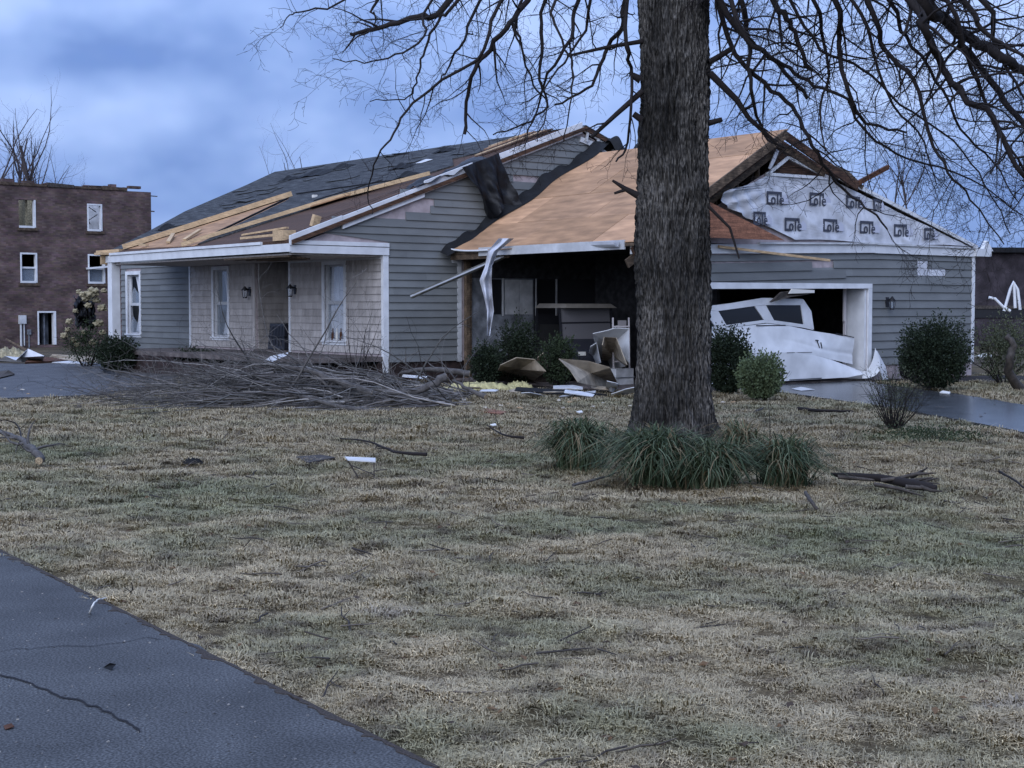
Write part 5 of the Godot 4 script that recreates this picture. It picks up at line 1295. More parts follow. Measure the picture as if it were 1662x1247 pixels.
func debris() -> void:
	plate("plywood_panel", "reddish plywood triangle leaning on the wrapped garage gable", "plywood", [hw(-.28, 2.97, .46), hw(.95, 3.86, .30), hw(1.9, 3.68, .28), hw(3.96, 2.99, .36)], "red_ply", .016)
	var g := func(px, py, h := 0.0): return spot(px, py, h)
	plate("tan_wallboard", "broad tan wallboard sheet propped on the left shrub by the carport", "wallboard", [g.call(800, 618, .02), air(812, 592, 29.6), air(838, 580, 29.7), air(868, 583, 29.7), air(886, 602, 29.4), g.call(862, 620, .02)], "drywall_brown", .014, "", .01)
	plate("tan_wallboard", "narrow tan wallboard piece standing behind the broad one", "wallboard", [g.call(866, 606, .05), air(872, 580, 30.2), air(882, 572, 30.2), air(890, 600, 30.0)], "drywall_brown", .014)
	plate("tan_wallboard", "large tan wallboard sheet lying tilted left of the oak trunk", "wallboard", [air(907, 582, 27.6), air(955, 586, 27.9), air(990, 596, 27.9), g.call(1004, 625, .03), g.call(985, 631, .02), air(938, 620, 27.0), air(925, 600, 27.2)], "drywall_brown", .014, "", .01)
	plate("tan_wallboard", "tan wallboard standing upright against white sheets by the oak trunk", "wallboard", [g.call(978, 604, .15), air(977, 560, 29.3), air(980, 547, 29.3), air(1000, 548, 29.3), air(1017, 592, 29.0), g.call(1010, 603, .15)], "drywall_brown", .014)
	plate("white_sheet", "white torn wallboard standing behind the tan upright piece", "wallboard", [g.call(975, 612, .05), air(962, 541, 29.8), air(985, 536, 29.8), air(998, 532, 29.8), air(1021, 533, 29.8), air(1022, 590, 29.5)], "drywall_white", .014)
	plate("white_sheet", "small white wallboard triangle left of the upright sheets", "wallboard", [g.call(950, 600, .1), air(958, 562, 30.0), air(968, 556, 30.0), air(975, 588, 29.9)], "drywall_white", .014)
	plate("white_sheet", "white rounded scrap at the tip of the tilted tan sheet", "wallboard", [g.call(983, 632, .03), air(985, 618, 26.8), air(1003, 622, 26.7), g.call(1002, 631, .05), g.call(994, 636, .03)], "drywall_white", .01)
	plate("white_strip", "upper white trim strip on the ground left of the oak", "trim strip", [g.call(898, 630, .04), g.call(898, 626, .05), g.call(930, 625, .05), g.call(946, 628, .04), g.call(946, 631, .04)], "drywall_white", .02)
	plate("white_strip", "lower white trim strip on the ground left of the oak", "trim strip", [g.call(908, 643, .03), g.call(940, 637, .04), g.call(967, 634, .04), g.call(966, 638, .03)], "drywall_white", .02)
	plate("white_strip", "white trim strip poking out behind the brush pile", "trim strip", [air(652, 612, 27.5), air(654, 608, 27.5), air(694, 611, 27.5), air(690, 615, 27.4)], "drywall_white", .02)
	plate("white_strip", "bent white gutter piece stuck upright in the brush before the porch", "trim strip", [air(428, 586, 26.0), air(440, 578, 26.0), air(468, 572, 26.0), air(466, 577, 25.9), air(440, 588, 25.9)], "gutter", .02)
	plate("white_strip", "long white siding strip at the edge of the left driveway", "trim strip", [g.call(165, 590, .03), g.call(168, 584, .05), g.call(205, 584, .05), g.call(241, 587, .04), g.call(240, 590, .03)], "drywall_white", .02)
	plate("dark_board", "long black board lying before the carport rubble", "board", [g.call(835, 634, .05), g.call(838, 628, .1), g.call(930, 634, .08), g.call(985, 640, .04), g.call(900, 638, .04)], "felt_dark", .03)
	heap("insulation_batt", "yellow insulation spread on the ground before the carport", "insulation", g.call(778, 631), Vector3(.72, .20, .3), "insulation", 5.0)
	heap("insulation_batt", "small yellow insulation piece right of the larger spread", "insulation", g.call(842, 630), Vector3(.3, .18, .2), "insulation", 25.0)
	heap("rubble_pile", "dark brown rubble lump beside the tilted tan sheet", "rubble", g.call(880, 622), Vector3(.45, .24, .3), "mulch", 45.0)
	heap("rubble_pile", "low earthy rubble heap between the carport shrubs", "rubble", g.call(905, 614), Vector3(.5, .2, .4), "mulch", 65.0)
	var p: Vector3 = g.call(1006, 626)
	var t := thing("concrete_block", "pale concrete block tub half hidden by the oak trunk", "block", p, TURN)
	var s := mb(); s.box(Vector3(-.28, -.04, -.2), Vector3(.2, .36, .2)); obj("shell", s, "drywall_white", t)
	s = mb(); s.box(Vector3(-.3, .17, -.22), Vector3(.22, .185, .22)); obj("seam", s, "plaster", t)
	# hand truck
	p = air(1009, 600, 30.4); p.y = 0
	t = thing("hand_truck", "upright hand truck with rusty tubes behind the white wallboard", "hand truck", p, .2)
	for x in [-.17, .17]:
		s = mb(); s.bar(Vector3(x, .1, 0), Vector3(x, 1.4, -.08), .03, .03); obj("rail", s, "steel", t)
	for y in [.5, .9, 1.22]:
		s = mb(); s.bar(Vector3(-.17, y, -.03), Vector3(.17, y, -.03), .025, .025); obj("rung", s, "steel", t)
	for x in [-.2, .2]:
		s = mb(); s.tube(PackedVector3Array([Vector3(x - .03, .12, -.1), Vector3(x + .03, .12, -.1)]), PackedFloat32Array([.12, .12]), 14); obj("wheel", s, "rubber", t)
	# bin lying by the garage jamb
	var order := ["leftmost", "second from the left", "third from the left", "rightmost"]
	for k in 8:
		var tan := k % 2 == 0
		var c := Vector3(-.9 + .85 * (k / 2) + (.0 if tan else .4) + rng.randf_range(-.15, .15), rng.randf_range(.03, .12), rng.randf_range(-28.7, -26.6))
		var a := rng.randf() * TAU
		var u := Vector3(cos(a), rng.randf_range(-.2, .3), sin(a)) * rng.randf_range(.16, .38)
		var v := Vector3(-sin(a), rng.randf_range(0, .3), cos(a)) * rng.randf_range(.08, .2)
		plate("wallboard_scrap", "%s of the small %s scraps in the rubble before the carport" % [order[k / 2], "tan" if tan else "white"], "scrap", [c - u - v * .6, c + u * .7 - v, c + u + v * .4, c + u * .1 + v, c - u * .8 + v * .7], "drywall_brown" if tan else "drywall_white", .012, "tan scraps before the carport" if tan else "white scraps before the carport")
	p = hw(8.0, .30, .75)
	s = mb(p)
	var ax := Vector3(0, 0, 1).rotated(Vector3.UP, TURN + .3)
	s.tube(PackedVector3Array([p - ax * .4, p + ax * .3]), PackedFloat32Array([.26, .32]), 28, false); s.tube(PackedVector3Array([p - ax * .4, p - ax * .39]), PackedFloat32Array([.26, .26]), 28)
	s.tube(PackedVector3Array([p + ax * .3, p + ax * .33]), PackedFloat32Array([.34, .34]), 28, false)
	tag(obj("rubbish_bin", s, "dark"), "black round bin lying on its side right of the garage door", "bin")
	plate("broken_siding", "grey bent sheet metal scrap beside the garage door jamb", "scrap", [hw(7.12, .03, .42), hw(7.15, .5, .2), hw(7.3, .66, .1), hw(7.42, .3, .25), hw(7.32, .03, .4)], "gutter", .01)
	# on top of the buckled door
	plate("wood_debris", "torn brown insulation and boards lying on top of the garage door", "debris", [hw(3.9, 1.72, .0), hw(4.2, 1.93, .02), hw(4.75, 1.98, .0), hw(5.15, 1.9, -.02), hw(4.4, 1.84, .1)], "dead_wood", .05, "", .04)
	plate("wood_debris", "pale snapped board sticking out above the garage door windows", "debris", [hw(4.4, 1.9, .1), hw(5.2, 1.92, .1), hw(5.2, 1.98, .1), hw(4.5, 2.0, .1)], "bone", .03)
	# porch: a dark pet crate
	p = hw(-1.45, .60, -10.80)
	t = thing("pet_crate", "black pet crate standing on the porch by the entry", "crate", p, TURN)
	s = mb(); s.hexa([Vector3(-.3, 0, -.42), Vector3(.3, 0, -.42), Vector3(.3, 0, .42), Vector3(-.3, 0, .42), Vector3(-.26, .62, -.36), Vector3(.26, .62, -.36), Vector3(.26, .62, .36), Vector3(-.26, .62, .36)]); obj("shell", s, "cart_body", t)
	s = mb(); s.box(Vector3(-.32, .30, -.44), Vector3(.32, .33, .44)); obj("rim", s, "black_metal", t)
	s = mb()
	for k in 5: s.bar(Vector3(-.32, .08, -.3 + .15 * k), Vector3(-.29, .56, -.3 + .15 * k), .015, .015)
	obj("door_grille", s, "black_metal", t)
	# bottles in the porch window are behind glass
	for k in 3:
		p = hw(-1.66, .866, -8.25 + .2 * k); p += Vector3(.0, 0, .0)
		p = hw(-1.70 + .0, .866, -8.2 + .18 * k)
		s = mb(p); s.tube(PackedVector3Array([p, p + Vector3(0, .16, 0), p + Vector3(0, .2, 0), p + Vector3(0, .27, 0)]), PackedFloat32Array([.035, .035, .015, .014]), 10)
		tag(obj("bottle", s, ["rust", "bone", "rust"][k]), "%s bottle standing on the sill of the porch window" % ["left brown", "middle pale", "right brown"][k], "bottle", "bottles on the window sill")
	# lawn
	plate("flat_board", "weathered flat board lying on the lawn left of the white slab", "board", [g.call(480, 741), g.call(520, 738), g.call(545, 742), g.call(500, 751)], "dead_wood", .03)
	t = thing("white_slab", "small white edged slab propped over sticks on the lawn", "slab", g.call(585, 770), .1)
	s = mb(); s.hexa([Vector3(-.15, .155, -.06), Vector3(.145, .14, -.06), Vector3(.145, .12, .07), Vector3(-.12, .14, .07), Vector3(-.15, .167, -.06), Vector3(.145, .152, -.06), Vector3(.145, .132, .07), Vector3(-.12, .152, .07)]); obj("top", s, "drywall_white", t)
	s = mb(); s.bar(Vector3(.13, -.03, .06), Vector3(.13, .13, .05), .012, .012); s.bar(Vector3(-.02, -.03, .05), Vector3(-.13, .15, .0), .012, .012); s.bar(Vector3(-.10, .1, .07), Vector3(.14, .0, .10), .010, .010); obj("legs", s, "dead_wood", t)
	heap("bark_chunk", "dark bark chunk lying alone on the left lawn", "bark", g.call(313, 748), Vector3(.11, .07, .05), "felt_dark", 140.0)
	plate("wood_scrap", "thin reddish wood scrap on the lawn below the insulation", "board", [g.call(776, 667), g.call(790, 663), g.call(822, 668), g.call(812, 672)], "red_ply", .015)
	stick("long thin dark branch on the lawn above the white slab", [g.call(692, 738, .03), g.call(640, 733, .04), g.call(600, 717, .06), g.call(552, 712, .02)], .02, .006, "twig", 1.5)
	stick("small dark twig on the lawn between insulation and grass clump", [g.call(850, 711, .02), g.call(815, 705, .05), g.call(790, 690, .03)], .018, .006, "twig", 1.5)
	stick("forked grey branch with a pale broken end at the left frame edge", [g.call(66, 748, .03), g.call(50, 728, .12), g.call(25, 708, .16), g.call(-15, 702, .12)], .045, .02, "brushwood", 2.5, "fallen_branch", true)
	stick("thin arching twig above the branch at the left frame edge", [g.call(35, 715, .05), air(28, 690, 18.5), air(5, 682, 18.6), air(-10, 692, 18.6)], .012, .004, "twig", 2.0)
	# the split log
	t = thing("split_log", "dark fallen log with splintered pale end right of the grass clumps", "log", g.call(1400, 775))
	var lo := mb(g.call(1400, 775))
	lo.tube(PackedVector3Array([g.call(1350, 770, .04), g.call(1372, 773, .06), g.call(1430, 776, .07), g.call(1485, 787, .08), g.call(1520, 793, .06)]), PackedFloat32Array([.012, .034, .036, .045, .03]), 9); obj("trunk", lo, "twig", t)
	for q in [[1455, 778, 1520, 768, .16], [1465, 782, 1515, 775, .14], [1470, 790, 1518, 800, .02], [1420, 786, 1500, 806, .01], [1480, 775, 1505, 760, .2], [1440, 776, 1526, 786, .09], [1430, 780, 1490, 770, .13], [1475, 783, 1524, 776, .1], [1495, 790, 1530, 798, .05], [1360, 774, 1440, 782, .03]]:
		lo = mb(g.call(1400, 775)); lo.tube(PackedVector3Array([g.call(q[0], q[1], .08), g.call(q[0], q[1], .09).lerp(g.call(q[2], q[3], q[4]), .5) + Vector3(0, rng.randf_range(-.015, .02), 0), g.call(q[2], q[3], q[4])]), PackedFloat32Array([.02, .017, .004]), 5); obj("splinter", lo, "dead_wood", t)
	stick("short pale stick leaning at the right edge of the grass clumps", [g.call(1308, 800, .06), g.call(1318, 815, .05), g.call(1326, 827, .0)], .016, .014, "dead_wood")
	stick("thin bare twig lying in front of the middle grass clump", [g.call(930, 788, .02), g.call(980, 775, .05), g.call(1010, 765, .04)], .014, .006, "brushwood", 1.0)
	stick("short pale scrap of wood right of the oak trunk", [g.call(1226, 668, .02), g.call(1240, 662, .04)], .025, .01, "dead_wood")
	stick("dark flat stick on the lawn between oak and driveway", [g.call(1295, 664, .02), g.call(1340, 667, .03), g.call(1385, 668, .02)], .03, .015, "twig")
	stick("bent pale twig standing at the road edge", [g.call(146, 996, .0), g.call(149, 985, .06), g.call(158, 974, .07), g.call(172, 971, .03)], .006, .003, "bone")
	stick("tall thin weed stem right of the oak clumps", [g.call(1248, 760, .0), air(1250, 690, 14.2), air(1247, 655, 14.2)], .005, .002, "twig")
	stick("slanting twig at the right frame edge of the lawn", [g.call(1622, 766, .0), g.call(1645, 778, .03), g.call(1672, 800, .03)], .014, .006, "twig")
	plate("dead_leaf", "curled dark leaf on the near road", "leaf", [g.call(168, 1083, .005), g.call(178, 1076, .03), g.call(188, 1078, .02), g.call(180, 1087, .006)], "felt_dark", .003, "", .008)
	plate("dead_leaf", "brown leaf fragment on the road beneath the crack", "leaf", [g.call(5, 1178, .005), g.call(18, 1174, .012), g.call(23, 1179, .01), g.call(8, 1184, .006)], "rust", .003)
	for q in [[940, 668, "pale chip of wood on the lawn left of the oak"], [1040, 728, "white chip beside the middle grass clump"], [800, 689, "small white chip on the lawn under the yellow insulation"], [300, 652, "white scrap at the front of the brush pile"]]:
		plate("wood_chip", q[2], "scrap", [g.call(q[0] - 5, q[1], .02), g.call(q[0] + 4, q[1] - 2, .03), g.call(q[0] + 6, q[1] + 1, .02), g.call(q[0], q[1] + 2, .02)], "bone", .01)
	# left: rubble in front of the neighbour
	heap("insulation_batt", "tan insulation mound at the far left edge of the driveway", "insulation", g.call(8, 580), Vector3(.75, .38, .5), "insulation_pale", 85.0)
	plate("white_sheet", "crumpled white plastic sheet beside the tan insulation mound", "sheet", [g.call(-5, 586, .05), air(8, 578, 43.0), g.call(25, 585, .1), air(45, 566, 43.0), air(72, 578, 42.5), g.call(68, 587, .02), g.call(35, 588, .02)], "wrap", .01, "", .05)
	plate("brown_board", "rust brown boards under the white plastic sheet", "board", [g.call(40, 588, .05), g.call(50, 579, .15), g.call(85, 580, .12), g.call(110, 585, .05)], "rust", .05)
	plate("brown_board", "long tan board lying across the end of the left driveway", "board", [g.call(80, 580, .1), g.call(85, 575, .2), g.call(160, 580, .15), g.call(158, 587, .08)], "drywall_brown", .06)
	plate("brown_board", "thin plank leaning over the white plastic sheet", "board", [air(8, 551, 44.0), air(10, 549, 44.0), air(42, 566, 43.0), air(40, 569, 43.0)], "old_lumber", .04)
	plate("dark_board", "curled black shingle strip at the left end of the brush pile", "board", [g.call(160, 596, .1), g.call(172, 599, .06), g.call(196, 607, .05), g.call(188, 611, .02), g.call(172, 604, .02)], "felt_dark", .02)
	plate("white_strip", "thin white strip beside the tan board on the left driveway", "trim strip", [g.call(84, 588, .03), g.call(120, 585, .05), g.call(160, 589, .04), g.call(150, 591, .03)], "drywall_white", .02)
	plate("flat_board", "brown board at the left frame edge on the driveway", "board", [g.call(-12, 604, .05), g.call(14, 601, .12), g.call(24, 607, .03), g.call(0, 613, .03)], "dead_wood", .06)
	# wet driveway
	plate("white_strip", "white scrap lying on the wet driveway before the garage", "trim strip", [g.call(1285, 631, .012), g.call(1300, 628, .02), g.call(1322, 632, .02), g.call(1300, 634, .012)], "drywall_white", .008)
	plate("white_strip", "white stick under the right round shrub", "trim strip", [g.call(1525, 637, .03), g.call(1530, 634, .04), g.call(1543, 636, .04), g.call(1541, 639, .03)], "bone", .02)
	# a small iron rail and pots left of the carport post
	p = air(790, 600, 30.6); p.y = 0
	t = thing("iron_stand", "low black iron plant stand under the hanging white cloth", "stand", p, TURN)
	for q in [[-.3, 0], [.3, 0]]:
		s = mb(); s.bar(Vector3(q[0], -.03, q[1]), Vector3(q[0], .62, q[1]), .03, .03); obj("leg", s, "black_metal", t)
	s = mb(); s.bar(Vector3(-.34, .62, 0), Vector3(.34, .62, 0), .04, .03); obj("rail", s, "black_metal", t)
	s = mb(); s.bar(Vector3(-.3, .25, 0), Vector3(.3, .25, 0), .02, .02); obj("rail", s, "black_metal", t)

func plants() -> void:
	var w := func(px, py): return spot(px, py)
	grass_clump("wide dark green grass clump left of the oak trunk", w.call(940, 758), .62, .50, 1000, .2)
	grass_clump("dense strappy grass clump in front of the oak trunk", w.call(1070, 780), .74, .51, 1700, .1)
	grass_clump("strappy grass clump in front right of the oak trunk", w.call(1155, 786), .60, .42, 900, .12)
	grass_clump("tufted grass clump on the right with drooping blades", w.call(1272, 782), .62, .44, 950, .2)
	grass_clump("small brownish grass clump just right of the oak trunk", w.call(1200, 752), .42, .44, 600, .45)
	shrub("dense dark evergreen clipped shrub right of the oak trunk", w.call(1180, 640), .9, 1.14, "leaf_dark", 15000, .045)
	shrub("small round shrub with yellow green leaves before the garage door", w.call(1234, 648), .78, .74, "leaf_var", 10000, .045)
	shrub("large round dark shrub at the garage's right corner", w.call(1516, 632), 1.35, 1.28, "leaf_dark", 19000, .048)
	shrub("olive shrub with dead stems at the right frame edge", w.call(1630, 622), 1.2, 1.4, "leaf_olive", 9000, .045, 12, .2)
	shrub("thin leggy shrub standing on the lawn edge beside the wet driveway", w.call(1452, 695), .75, .85, "leaf_olive", 2600, .022, 60, .35, "shrub", "", .006)
	shrub("dark leaved shrub on the iron stand by the carport post", air(790, 622, 30.6) * Vector3(1, 0, 1), .68, .82, "leaf_dark", 7000, .045, 9)
	shrub("tall open shrub growing before the carport back wall", air(842, 622, 31.2) * Vector3(1, 0, 1), .95, 1.3, "leaf_dark", 8000, .05, 10, .1)
	shrub("dark bushy shrub in front of the golf cart", air(906, 622, 30.2) * Vector3(1, 0, 1), .75, .98, "leaf_mid", 9000, .045, 8, .1)
	shrub("torn evergreen shrub full of yellow insulation at the house's left end", spot(140, 594), 1.35, 1.2, "leaf_mid", 4200, .05, 14, .3)
	shrub("low dark shrub under the broken left window", spot(190, 604), 1.0, .85, "leaf_dark", 9000, .05, 8)
	shrub("low dark shrub half buried behind the brush pile", spot(320, 607), 1.1, .62, "leaf_dark", 6000, .05, 8, .1)
	shrub("low green weeds around the leggy shrub", spot(1510, 712), 1.7, .14, "leaf_mid", 1500, .03, 4, .1)
	# insulation tufts caught in the torn shrub
	var s := mb(air(145, 510, 40.9))
	for q in [[118, 552, .10], [150, 475, .16], [140, 484, .12], [165, 500, .12], [112, 522, .09], [104, 545, .1], [160, 525, .12], [135, 540, .1], [168, 472, .08], [150, 556, .1], [122, 505, .07], [128, 474, .08], [143, 496, .09], [156, 487, .1], [110, 535, .08], [125, 560, .09], [166, 540, .09], [148, 470, .08], [134, 478, .09]]:
		var c := air(q[0], q[1], 40.9 + rng.randf_range(-.4, .4))
		var sd := rng.randf() * 50.0
		s.grid(func(a: float, b: float):
			var th := a * TAU
			var ph := (b - .5) * PI
			var d := Vector3(cos(th) * cos(ph), sin(ph), sin(th) * cos(ph))
			return c + d * q[2] * (1.0 + .9 * noise.get_noise_3d(d.x * 60 + sd, d.y * 60, d.z * 60) + .35 * noise.get_noise_3d(d.x * 140 + sd, d.y * 140, d.z * 140)) * Vector3(1, .75, 1), 26, 16)
	tag(obj("insulation_tufts", s, "insulation_pale"), "pale insulation clumps caught in the torn shrub", "insulation", "", "stuff")
	var t := thing("torn_plastic", "black plastic sheeting snagged in the torn shrub", "plastic sheet", air(140, 510, 40.4))
	s = mb(air(140, 510, 40.4))
	s.grid(func(u: float, v: float): return air(120 + 34 * u + 6 * noise.get_noise_2d(v * 160, 4), 482 + 50 * v + 12 * noise.get_noise_2d(u * 190, 9), 41.4 + .5 * noise.get_noise_2d(u * 140, v * 140)), 20, 20); obj("sheet", s, "dark", t)
	# bare sapling stems in front of the porch wall
	t = thing("bare_sapling", "leafless thin stemmed bush before the porch window", "bush", hw(-2.9, .0, -5.2))
	s = mb()
	for k in 9:
		var ww := wander(Vector3(rng.randfn() * .15, .0, rng.randfn() * .1), Vector3(rng.randfn() * .22, 1, rng.randfn() * .15).normalized(), .012, rng.randf_range(1.0, 1.75), 7, .09, 0)
		s.tube(ww[0], ww[1], 4, false); sprout(s, ww[0], ww[1], 0, 4.0, .3, -.1, .3, .5)
	obj("stems", s, "twig", t)
	bare_tree("snapped dark bare tree behind the left brick building", Vector3(-25.4, 0, -76), 12.2, .17, 22, 1.0, true)
	bare_tree("bare tree with upright shoots above the brick building", Vector3(-24.0, 0, -77), 12.8, .14, 24, 1.3, true)
	bare_tree("thin bare tree just left of the brick building's right corner", Vector3(-25.2, 0, -82), 11.6, .14, 18, 1.3)
	bare_tree("slender bare treetop over the brick building", Vector3(-28.0, 0, -80), 12.4, .18, 20, 1.2)
	bare_tree("far bare treetop seen over the roof's left part", Vector3(-14.2, 0, -95), 12.4, .10, 12, 1.3)
	bare_tree("distant bare treetop beside the other one over the roof", Vector3(-12.4, 0, -92), 12.4, .10, 12, 1.3)
	for k in 7:
		bare_tree(["pale bare tree far right behind the garage", "second bare tree behind the garage's right eave", "misty bare tree over the garage's right slope", "bare tree behind the dark building's left end", "bare tree at the right frame edge behind the house", "tall bare tree far behind the garage roof", "bare tree in the gap over the right gable"][k], Vector3(14.0 + 3.2 * k, 0, -62.0 - 7.0 * (k % 3)), 8.0 + 1.6 * (k % 3), .10, 16, .9)

func neighbours() -> void:
	# brick building, roof gone
	var o := air(0, 500, 64.0); o.y = -.14
	var t := thing("brick_building", "dark brick apartment building with its roof torn off and windows broken", "building", o, TURN)
	var F := Transform3D()
	var W := [[.88, 5.25, 1.62, 6.45], [3.95, 5.2, 4.65, 6.4], [.9, 2.85, 1.65, 4.15], [3.95, 2.85, 4.75, 4.15], [1.62, .12, 2.45, 1.6]]
	var s := mb()
	wall_rects(s, F, -9.0, 7.0, 0, 7.05, .3, W)
	s.box(Vector3(6.7, 0, -11), Vector3(7.0, 6.5, -.3)); s.box(Vector3(-9, 0, -11.3), Vector3(7.0, 5.9, -11)); s.box(Vector3(-9, 0, -11), Vector3(-8.7, 7.0, -.3))
	s.box(Vector3(6.65, 6.5, -2), Vector3(6.98, 6.85, -.31))
	obj("wall", s, "brick", t)
	s = mb(); s.box(Vector3(-8.7, 4.75, -11), Vector3(6.7, 4.95, -.3)); s.box(Vector3(-8.7, 2.3, -11), Vector3(6.7, 2.5, -.3)); s.box(Vector3(-8.7, 0, -11), Vector3(6.7, .1, -.3)); obj("floor_slab", s, "concrete", t)
	s = mb(); s.box(Vector3(-8.6, .1, -3.1), Vector3(6.6, 4.74, -3.0)); obj("inside_wall", s, "inside", t)
	s = mb(); s.box(Vector3(3.2, 4.96, -3.5), Vector3(6.6, 6.9, -3.4)); obj("inside_wall", s, "drywall_white", t)
	s = mb(); s.box(Vector3(-2, 4.96, -3.2), Vector3(2.9, 6.7, -3.1)); s.box(Vector3(1.3, 4.96, -3.0), Vector3(1.4, 6.6, -.4)); obj("inside_wall", s, "insulation_pale", t)
	s = mb(); s.box(Vector3(-.5, 4.96, -2.0), Vector3(1.25, 6.95, -1.9)); obj("inside_wall", s, "inside", t)
	# ragged top course
	for k in 13:
		s = mb(); var x := -9.0 + 1.24 * k
		s.hexa([Vector3(x, 7.055, -.34), Vector3(x + 1.2, 7.055, -.34), Vector3(x + 1.2, 7.055, .06), Vector3(x, 7.055, .06), Vector3(x, 7.2 + .05 * sin(k * 2.3), -.34), Vector3(x + 1.2, 7.17 + .05 * sin(k * 3.1), -.34), Vector3(x + 1.2, 7.17 + .05 * sin(k * 3.1), .06), Vector3(x, 7.2 + .05 * sin(k * 2.3), .06)])
		if k < 12: obj("top_plate", s, "coping" if k % 3 else "dead_wood", t)
	for k in 22:
		s = mb(); var x := 6.25 - .3 * k if k < 9 else -8.8 + .9 * (k - 9)
		var hh := rng.randf_range(.03, .16) * (1.0 if k % 3 else .3)
		s.box(Vector3(x, 7.18, -.28), Vector3(x + .22 + .5 * rng.randf(), 7.18 + hh, -.02)); obj("broken_course", s, "brick", t)
	for k in 4:
		var q: Array = W[k]
		s = mb(); s.box(Vector3(q[0] - .08, q[1] - .14, .0), Vector3(q[2] + .08, q[1] - .03, .07)); obj("sill", s, "coping", t)
	s = mb(); s.bar(Vector3(6.6, 6.9, -.1), Vector3(7.35, 6.88, -.1), .06, .04); s.bar(Vector3(6.8, 6.2, -.1), Vector3(7.2, 6.18, -.1), .06, .05); obj("broken_end", s, "coping", t)
	for k in 4:
		var q: Array = W[k]
		s = mb(); var f := .07
		s.box(Vector3(q[2] - f, q[1], -.2), Vector3(q[2], q[3], .02)); s.box(Vector3(q[0], q[1] - .02, -.2), Vector3(q[2] - f, q[1] + f, .03))
		if k >= 2 or k == 1:
			s.box(Vector3(q[0], q[1] + f, -.2), Vector3(q[0] + f, q[3], .02)); s.box(Vector3(q[0] + f, q[3] - f, -.2), Vector3(q[2] - f, q[3], .02))
		var wn := obj("window", s, "white", t)
		if k >= 2:
			s = mb(); var mid: float = (q[1] + q[3]) * .5
			s.box(Vector3(q[0] + f, mid - .04, -.15), Vector3(q[2] - f, mid + .04, -.05)); obj("meeting_rail", s, "white", wn)
			s = mb(); s.box(Vector3(q[0] + f, q[1] + f, -.12), Vector3(q[2] - f, mid - .05, -.11)); obj("pane", s, "glass", wn)
		if k == 1:
			s = mb(); s.bar(Vector3(4.02, 5.6, -.3), Vector3(4.55, 5.95, -.3), .03, .03); s.bar(Vector3(4.1, 6.3, -.3), Vector3(4.5, 6.05, -.3), .03, .03); s.bar(Vector3(4.05, 5.9, -.3), Vector3(4.2, 5.5, -.3), .03, .03); obj("broken_lath", s, "felt_dark", wn)
		if k == 3:
			s = mb(); s.bar(Vector3(3.85, 3.5, .1), Vector3(5.0, 3.62, .3), .3, .08); obj("hanging_board", s, "white", wn)
	s = mb(); var d: Array = W[4]
	s.box(Vector3(d[0], d[1], -.2), Vector3(d[0] + .06, d[3], .03)); s.box(Vector3(d[2] - .1, d[1], -.25), Vector3(d[2], d[3], .03)); s.box(Vector3(d[0] + .06, d[3] - .07, -.2), Vector3(d[2] - .1, d[3], .03))
	var dr := obj("doorway", s, "white", t)
	s = mb(); s.box(Vector3(2.0, .12, -.9), Vector3(2.06, 1.5, -.3)); s.box(Vector3(2.1, .12, -.7), Vector3(2.34, 1.5, -.65)); obj("door_leaf", s, "plaster", dr)
	s = mb(); s.box(Vector3(.78, 1.05, .0), Vector3(1.08, 1.42, .16)); s.tube(PackedVector3Array([Vector3(.86, 1.05, .08), Vector3(.86, -.1, .08)]), PackedFloat32Array([.05, .05]), 8); s.tube(PackedVector3Array([Vector3(1.0, 1.05, .08), Vector3(1.0, .1, .08)]), PackedFloat32Array([.03, .03]), 8); obj("electric_meter", s, "white_dirty", t)
	s = mb(); s.box(Vector3(1.14, .58, .0), Vector3(1.3, .8, .1)); s.box(Vector3(1.19, .0, .02), Vector3(1.24, .58, .06)); obj("junction_box", s, "plaster", t)
	# right: long dark building
	o = air(1585, 500, 66.0); o.y = -.14
	t = thing("dark_building", "low dark brown building behind the right end of the house", "building", o, .1)
	s = mb(); s.box(Vector3(-6, 0, -9), Vector3(12, 4.2, 0)); obj("wall", s, "brick_far", t)
	s = mb(); s.box(Vector3(-6.3, 4.2, -9.3), Vector3(12.3, 4.42, .35)); obj("roof_edge", s, "felt_dark", t)
	s = mb(); s.box(Vector3(-2, 1.7, .0), Vector3(9, 1.85, .1)); obj("ledge", s, "dead_wood", t)
	s = mb(); s.box(Vector3(-2, 1.3, .0), Vector3(9, 1.69, .06)); obj("dark_band", s, "dark", t)
	# wreckage before it
	t = thing("bent_pipe_frame", "bent white metal frame standing in the wreckage at the far right", "metal frame", air(1645, 500, 58.0))
	s = mb(air(1645, 500, 58.0))
	for l in [[[1630, 505], [1640, 470], [1645, 458], [1652, 470], [1656, 503]], [[1605, 483], [1615, 485], [1628, 498], [1640, 505]], [[1646, 459], [1648, 500]]]:
		var pp := PackedVector3Array()
		var rr := PackedFloat32Array()
		for q in l: pp.append(air(q[0], q[1], 58.0)); rr.append(.06)
		s.tube(pp, rr, 6)
	obj("tubes", s, "white", t)
	for k in 9:
		var px := 1588.0 + 11.0 * k
		heap("rubble_pile", ["pale rubble heap beside the house's right corner", "low grey rubble mound behind the right shrub", "heap of torn boards behind the olive shrub", "whitish debris mound beneath the bent frame", "broken masonry heap left of the bent frame", "dark rubble heap before the long building", "flat debris spread near the right frame edge", "small pale debris heap at the far right", "rubble at the foot of the dark building"][k], "rubble", spot(px, 531.0 + 5.0 * (k % 4)), Vector3(.8, .45 + .15 * (k % 3), .6), ["drywall_brown", "plaster", "dead_wood", "bone"][k % 4], 100.0 + 17.0 * k)
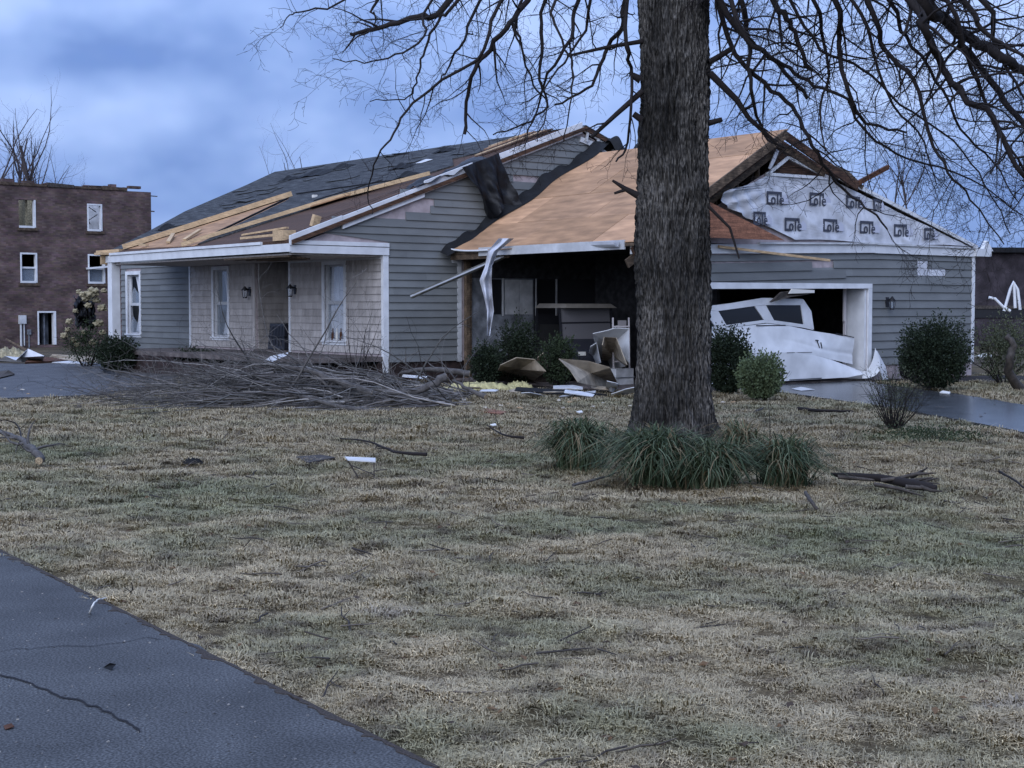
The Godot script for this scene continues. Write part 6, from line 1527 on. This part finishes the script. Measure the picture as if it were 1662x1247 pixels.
	plate("white_strip", "pale plank on the ground right of the house corner", "board", [spot(1582, 577, .1), spot(1600, 573, .15), spot(1612, 577, .1), spot(1600, 580, .08)], "bone", .04)
	stick("pale broken tree stump leaning before the olive shrub", [spot(1650, 632, .0), air(1640, 590, 28.6), air(1645, 562, 28.6), air(1638, 545, 28.7)], .1, .05, "dead_wood", 0.0, "tree_stump")

# ---------------------------------------------------------------- sky
func make_sky() -> PanoramaSkyMaterial:
	var w := 2048
	var h := 1024
	var n := FastNoiseLite.new()
	n.seed = 11; n.frequency = 1.0; n.fractal_octaves = 6; n.fractal_gain = .5
	var bytes := PackedByteArray()
	bytes.resize(w * h * 3)
	var at := 0
	for j in h:
		var el := (0.5 - (j + .5) / h) * PI
		var ce := cos(el)
		var y := sin(el)
		for i in w:
			var r := .16
			var g := .21
			var b := .32
			if y > -.06:
				var az := wrapf((i + .5) / w * TAU, -PI, PI)
				var dx := sin(az) * ce
				var dz := -cos(az) * ce
				var k := 1.0 / (absf(y) + .34)            # clouds flatten out towards the horizon
				var c := n.get_noise_3d(dx * k * 2.0, y * 6.0, dz * k * 2.0) * .75 + n.get_noise_3d(dx * 9.0 + 9.0, y * 15.0, dz * 9.0) * .55
				var ax := (az + .290 + (el - .161) * 1.2) / .062                # the dark cloud bank on the left
				var ay := (el - .161 + .01 * c) / .017
				var dark := exp(-ax * ax - ay * ay) * .36
				ax = (az + .24) / .09; ay = (el - .212) / .010
				dark += exp(-ax * ax - ay * ay) * .3
				var l := .92 + .64 * c - dark
				var up := clampf(y, 0.0, 1.0)
				var bright := (1.0 + 1.5 * up) / 2.5       # an overcast sky is brightest overhead
				r = lerpf(.30, .42, up) * pow(maxf(l, .05), 1.29) * bright
				g = lerpf(.44, .54, up) * l * bright
				b = lerpf(.80, .88, up) * pow(maxf(l, .05), .64) * bright
			bytes[at] = int(255.0 * _s(r)); bytes[at + 1] = int(255.0 * _s(g)); bytes[at + 2] = int(255.0 * _s(b))
			at += 3
	var m := PanoramaSkyMaterial.new()
	m.panorama = ImageTexture.create_from_image(Image.create_from_data(w, h, false, Image.FORMAT_RGB8, bytes))
	m.energy_multiplier = SKY
	return m
func _s(v: float) -> float:
	v = clampf(v, 0.0, 1.0)
	return 12.92 * v if v < .0031308 else 1.055 * pow(v, 1.0 / 2.4) - .055
const SKY := 2.1

func _ready() -> void:
	rng.seed = 7
	noise.seed = 3; noise.frequency = .02; noise.fractal_octaves = 3
	var cam := Camera3D.new()
	cam.name = "camera"; cam.position = Vector3(0, EYE, 0); cam.rotation.x = -atan(123.5 / 2400.0)
	cam.fov = rad_to_deg(2.0 * atan(623.5 / 2400.0)); cam.near = .1; cam.far = 4000.0
	add_child(cam); cam.current = true
	var env := Environment.new()
	env.background_mode = Environment.BG_SKY
	env.sky = Sky.new(); env.sky.sky_material = make_sky()
	env.tonemap_mode = Environment.TONE_MAPPER_LINEAR; env.tonemap_exposure = 1.2
	env.sdfgi_enabled = true; env.ssao_enabled = true; env.ssil_enabled = true
	var we := WorldEnvironment.new(); we.name = "environment"; we.environment = env; add_child(we)
	var sun := DirectionalLight3D.new()
	sun.name = "sun"; sun.light_energy = .85; sun.light_color = Color(.92, .94, 1.0); sun.light_angular_distance = 60.0; sun.shadow_enabled = true
	sun.rotation = Vector3(deg_to_rad(-30), deg_to_rad(-18), 0); add_child(sun)
	materials()
	ground()
	house()
	neighbours()
	oak()
	plants()
	brush_pile()
	flap(); cloth_strip(); golf_cart()
	debris()
	grass_tufts()
	litter()
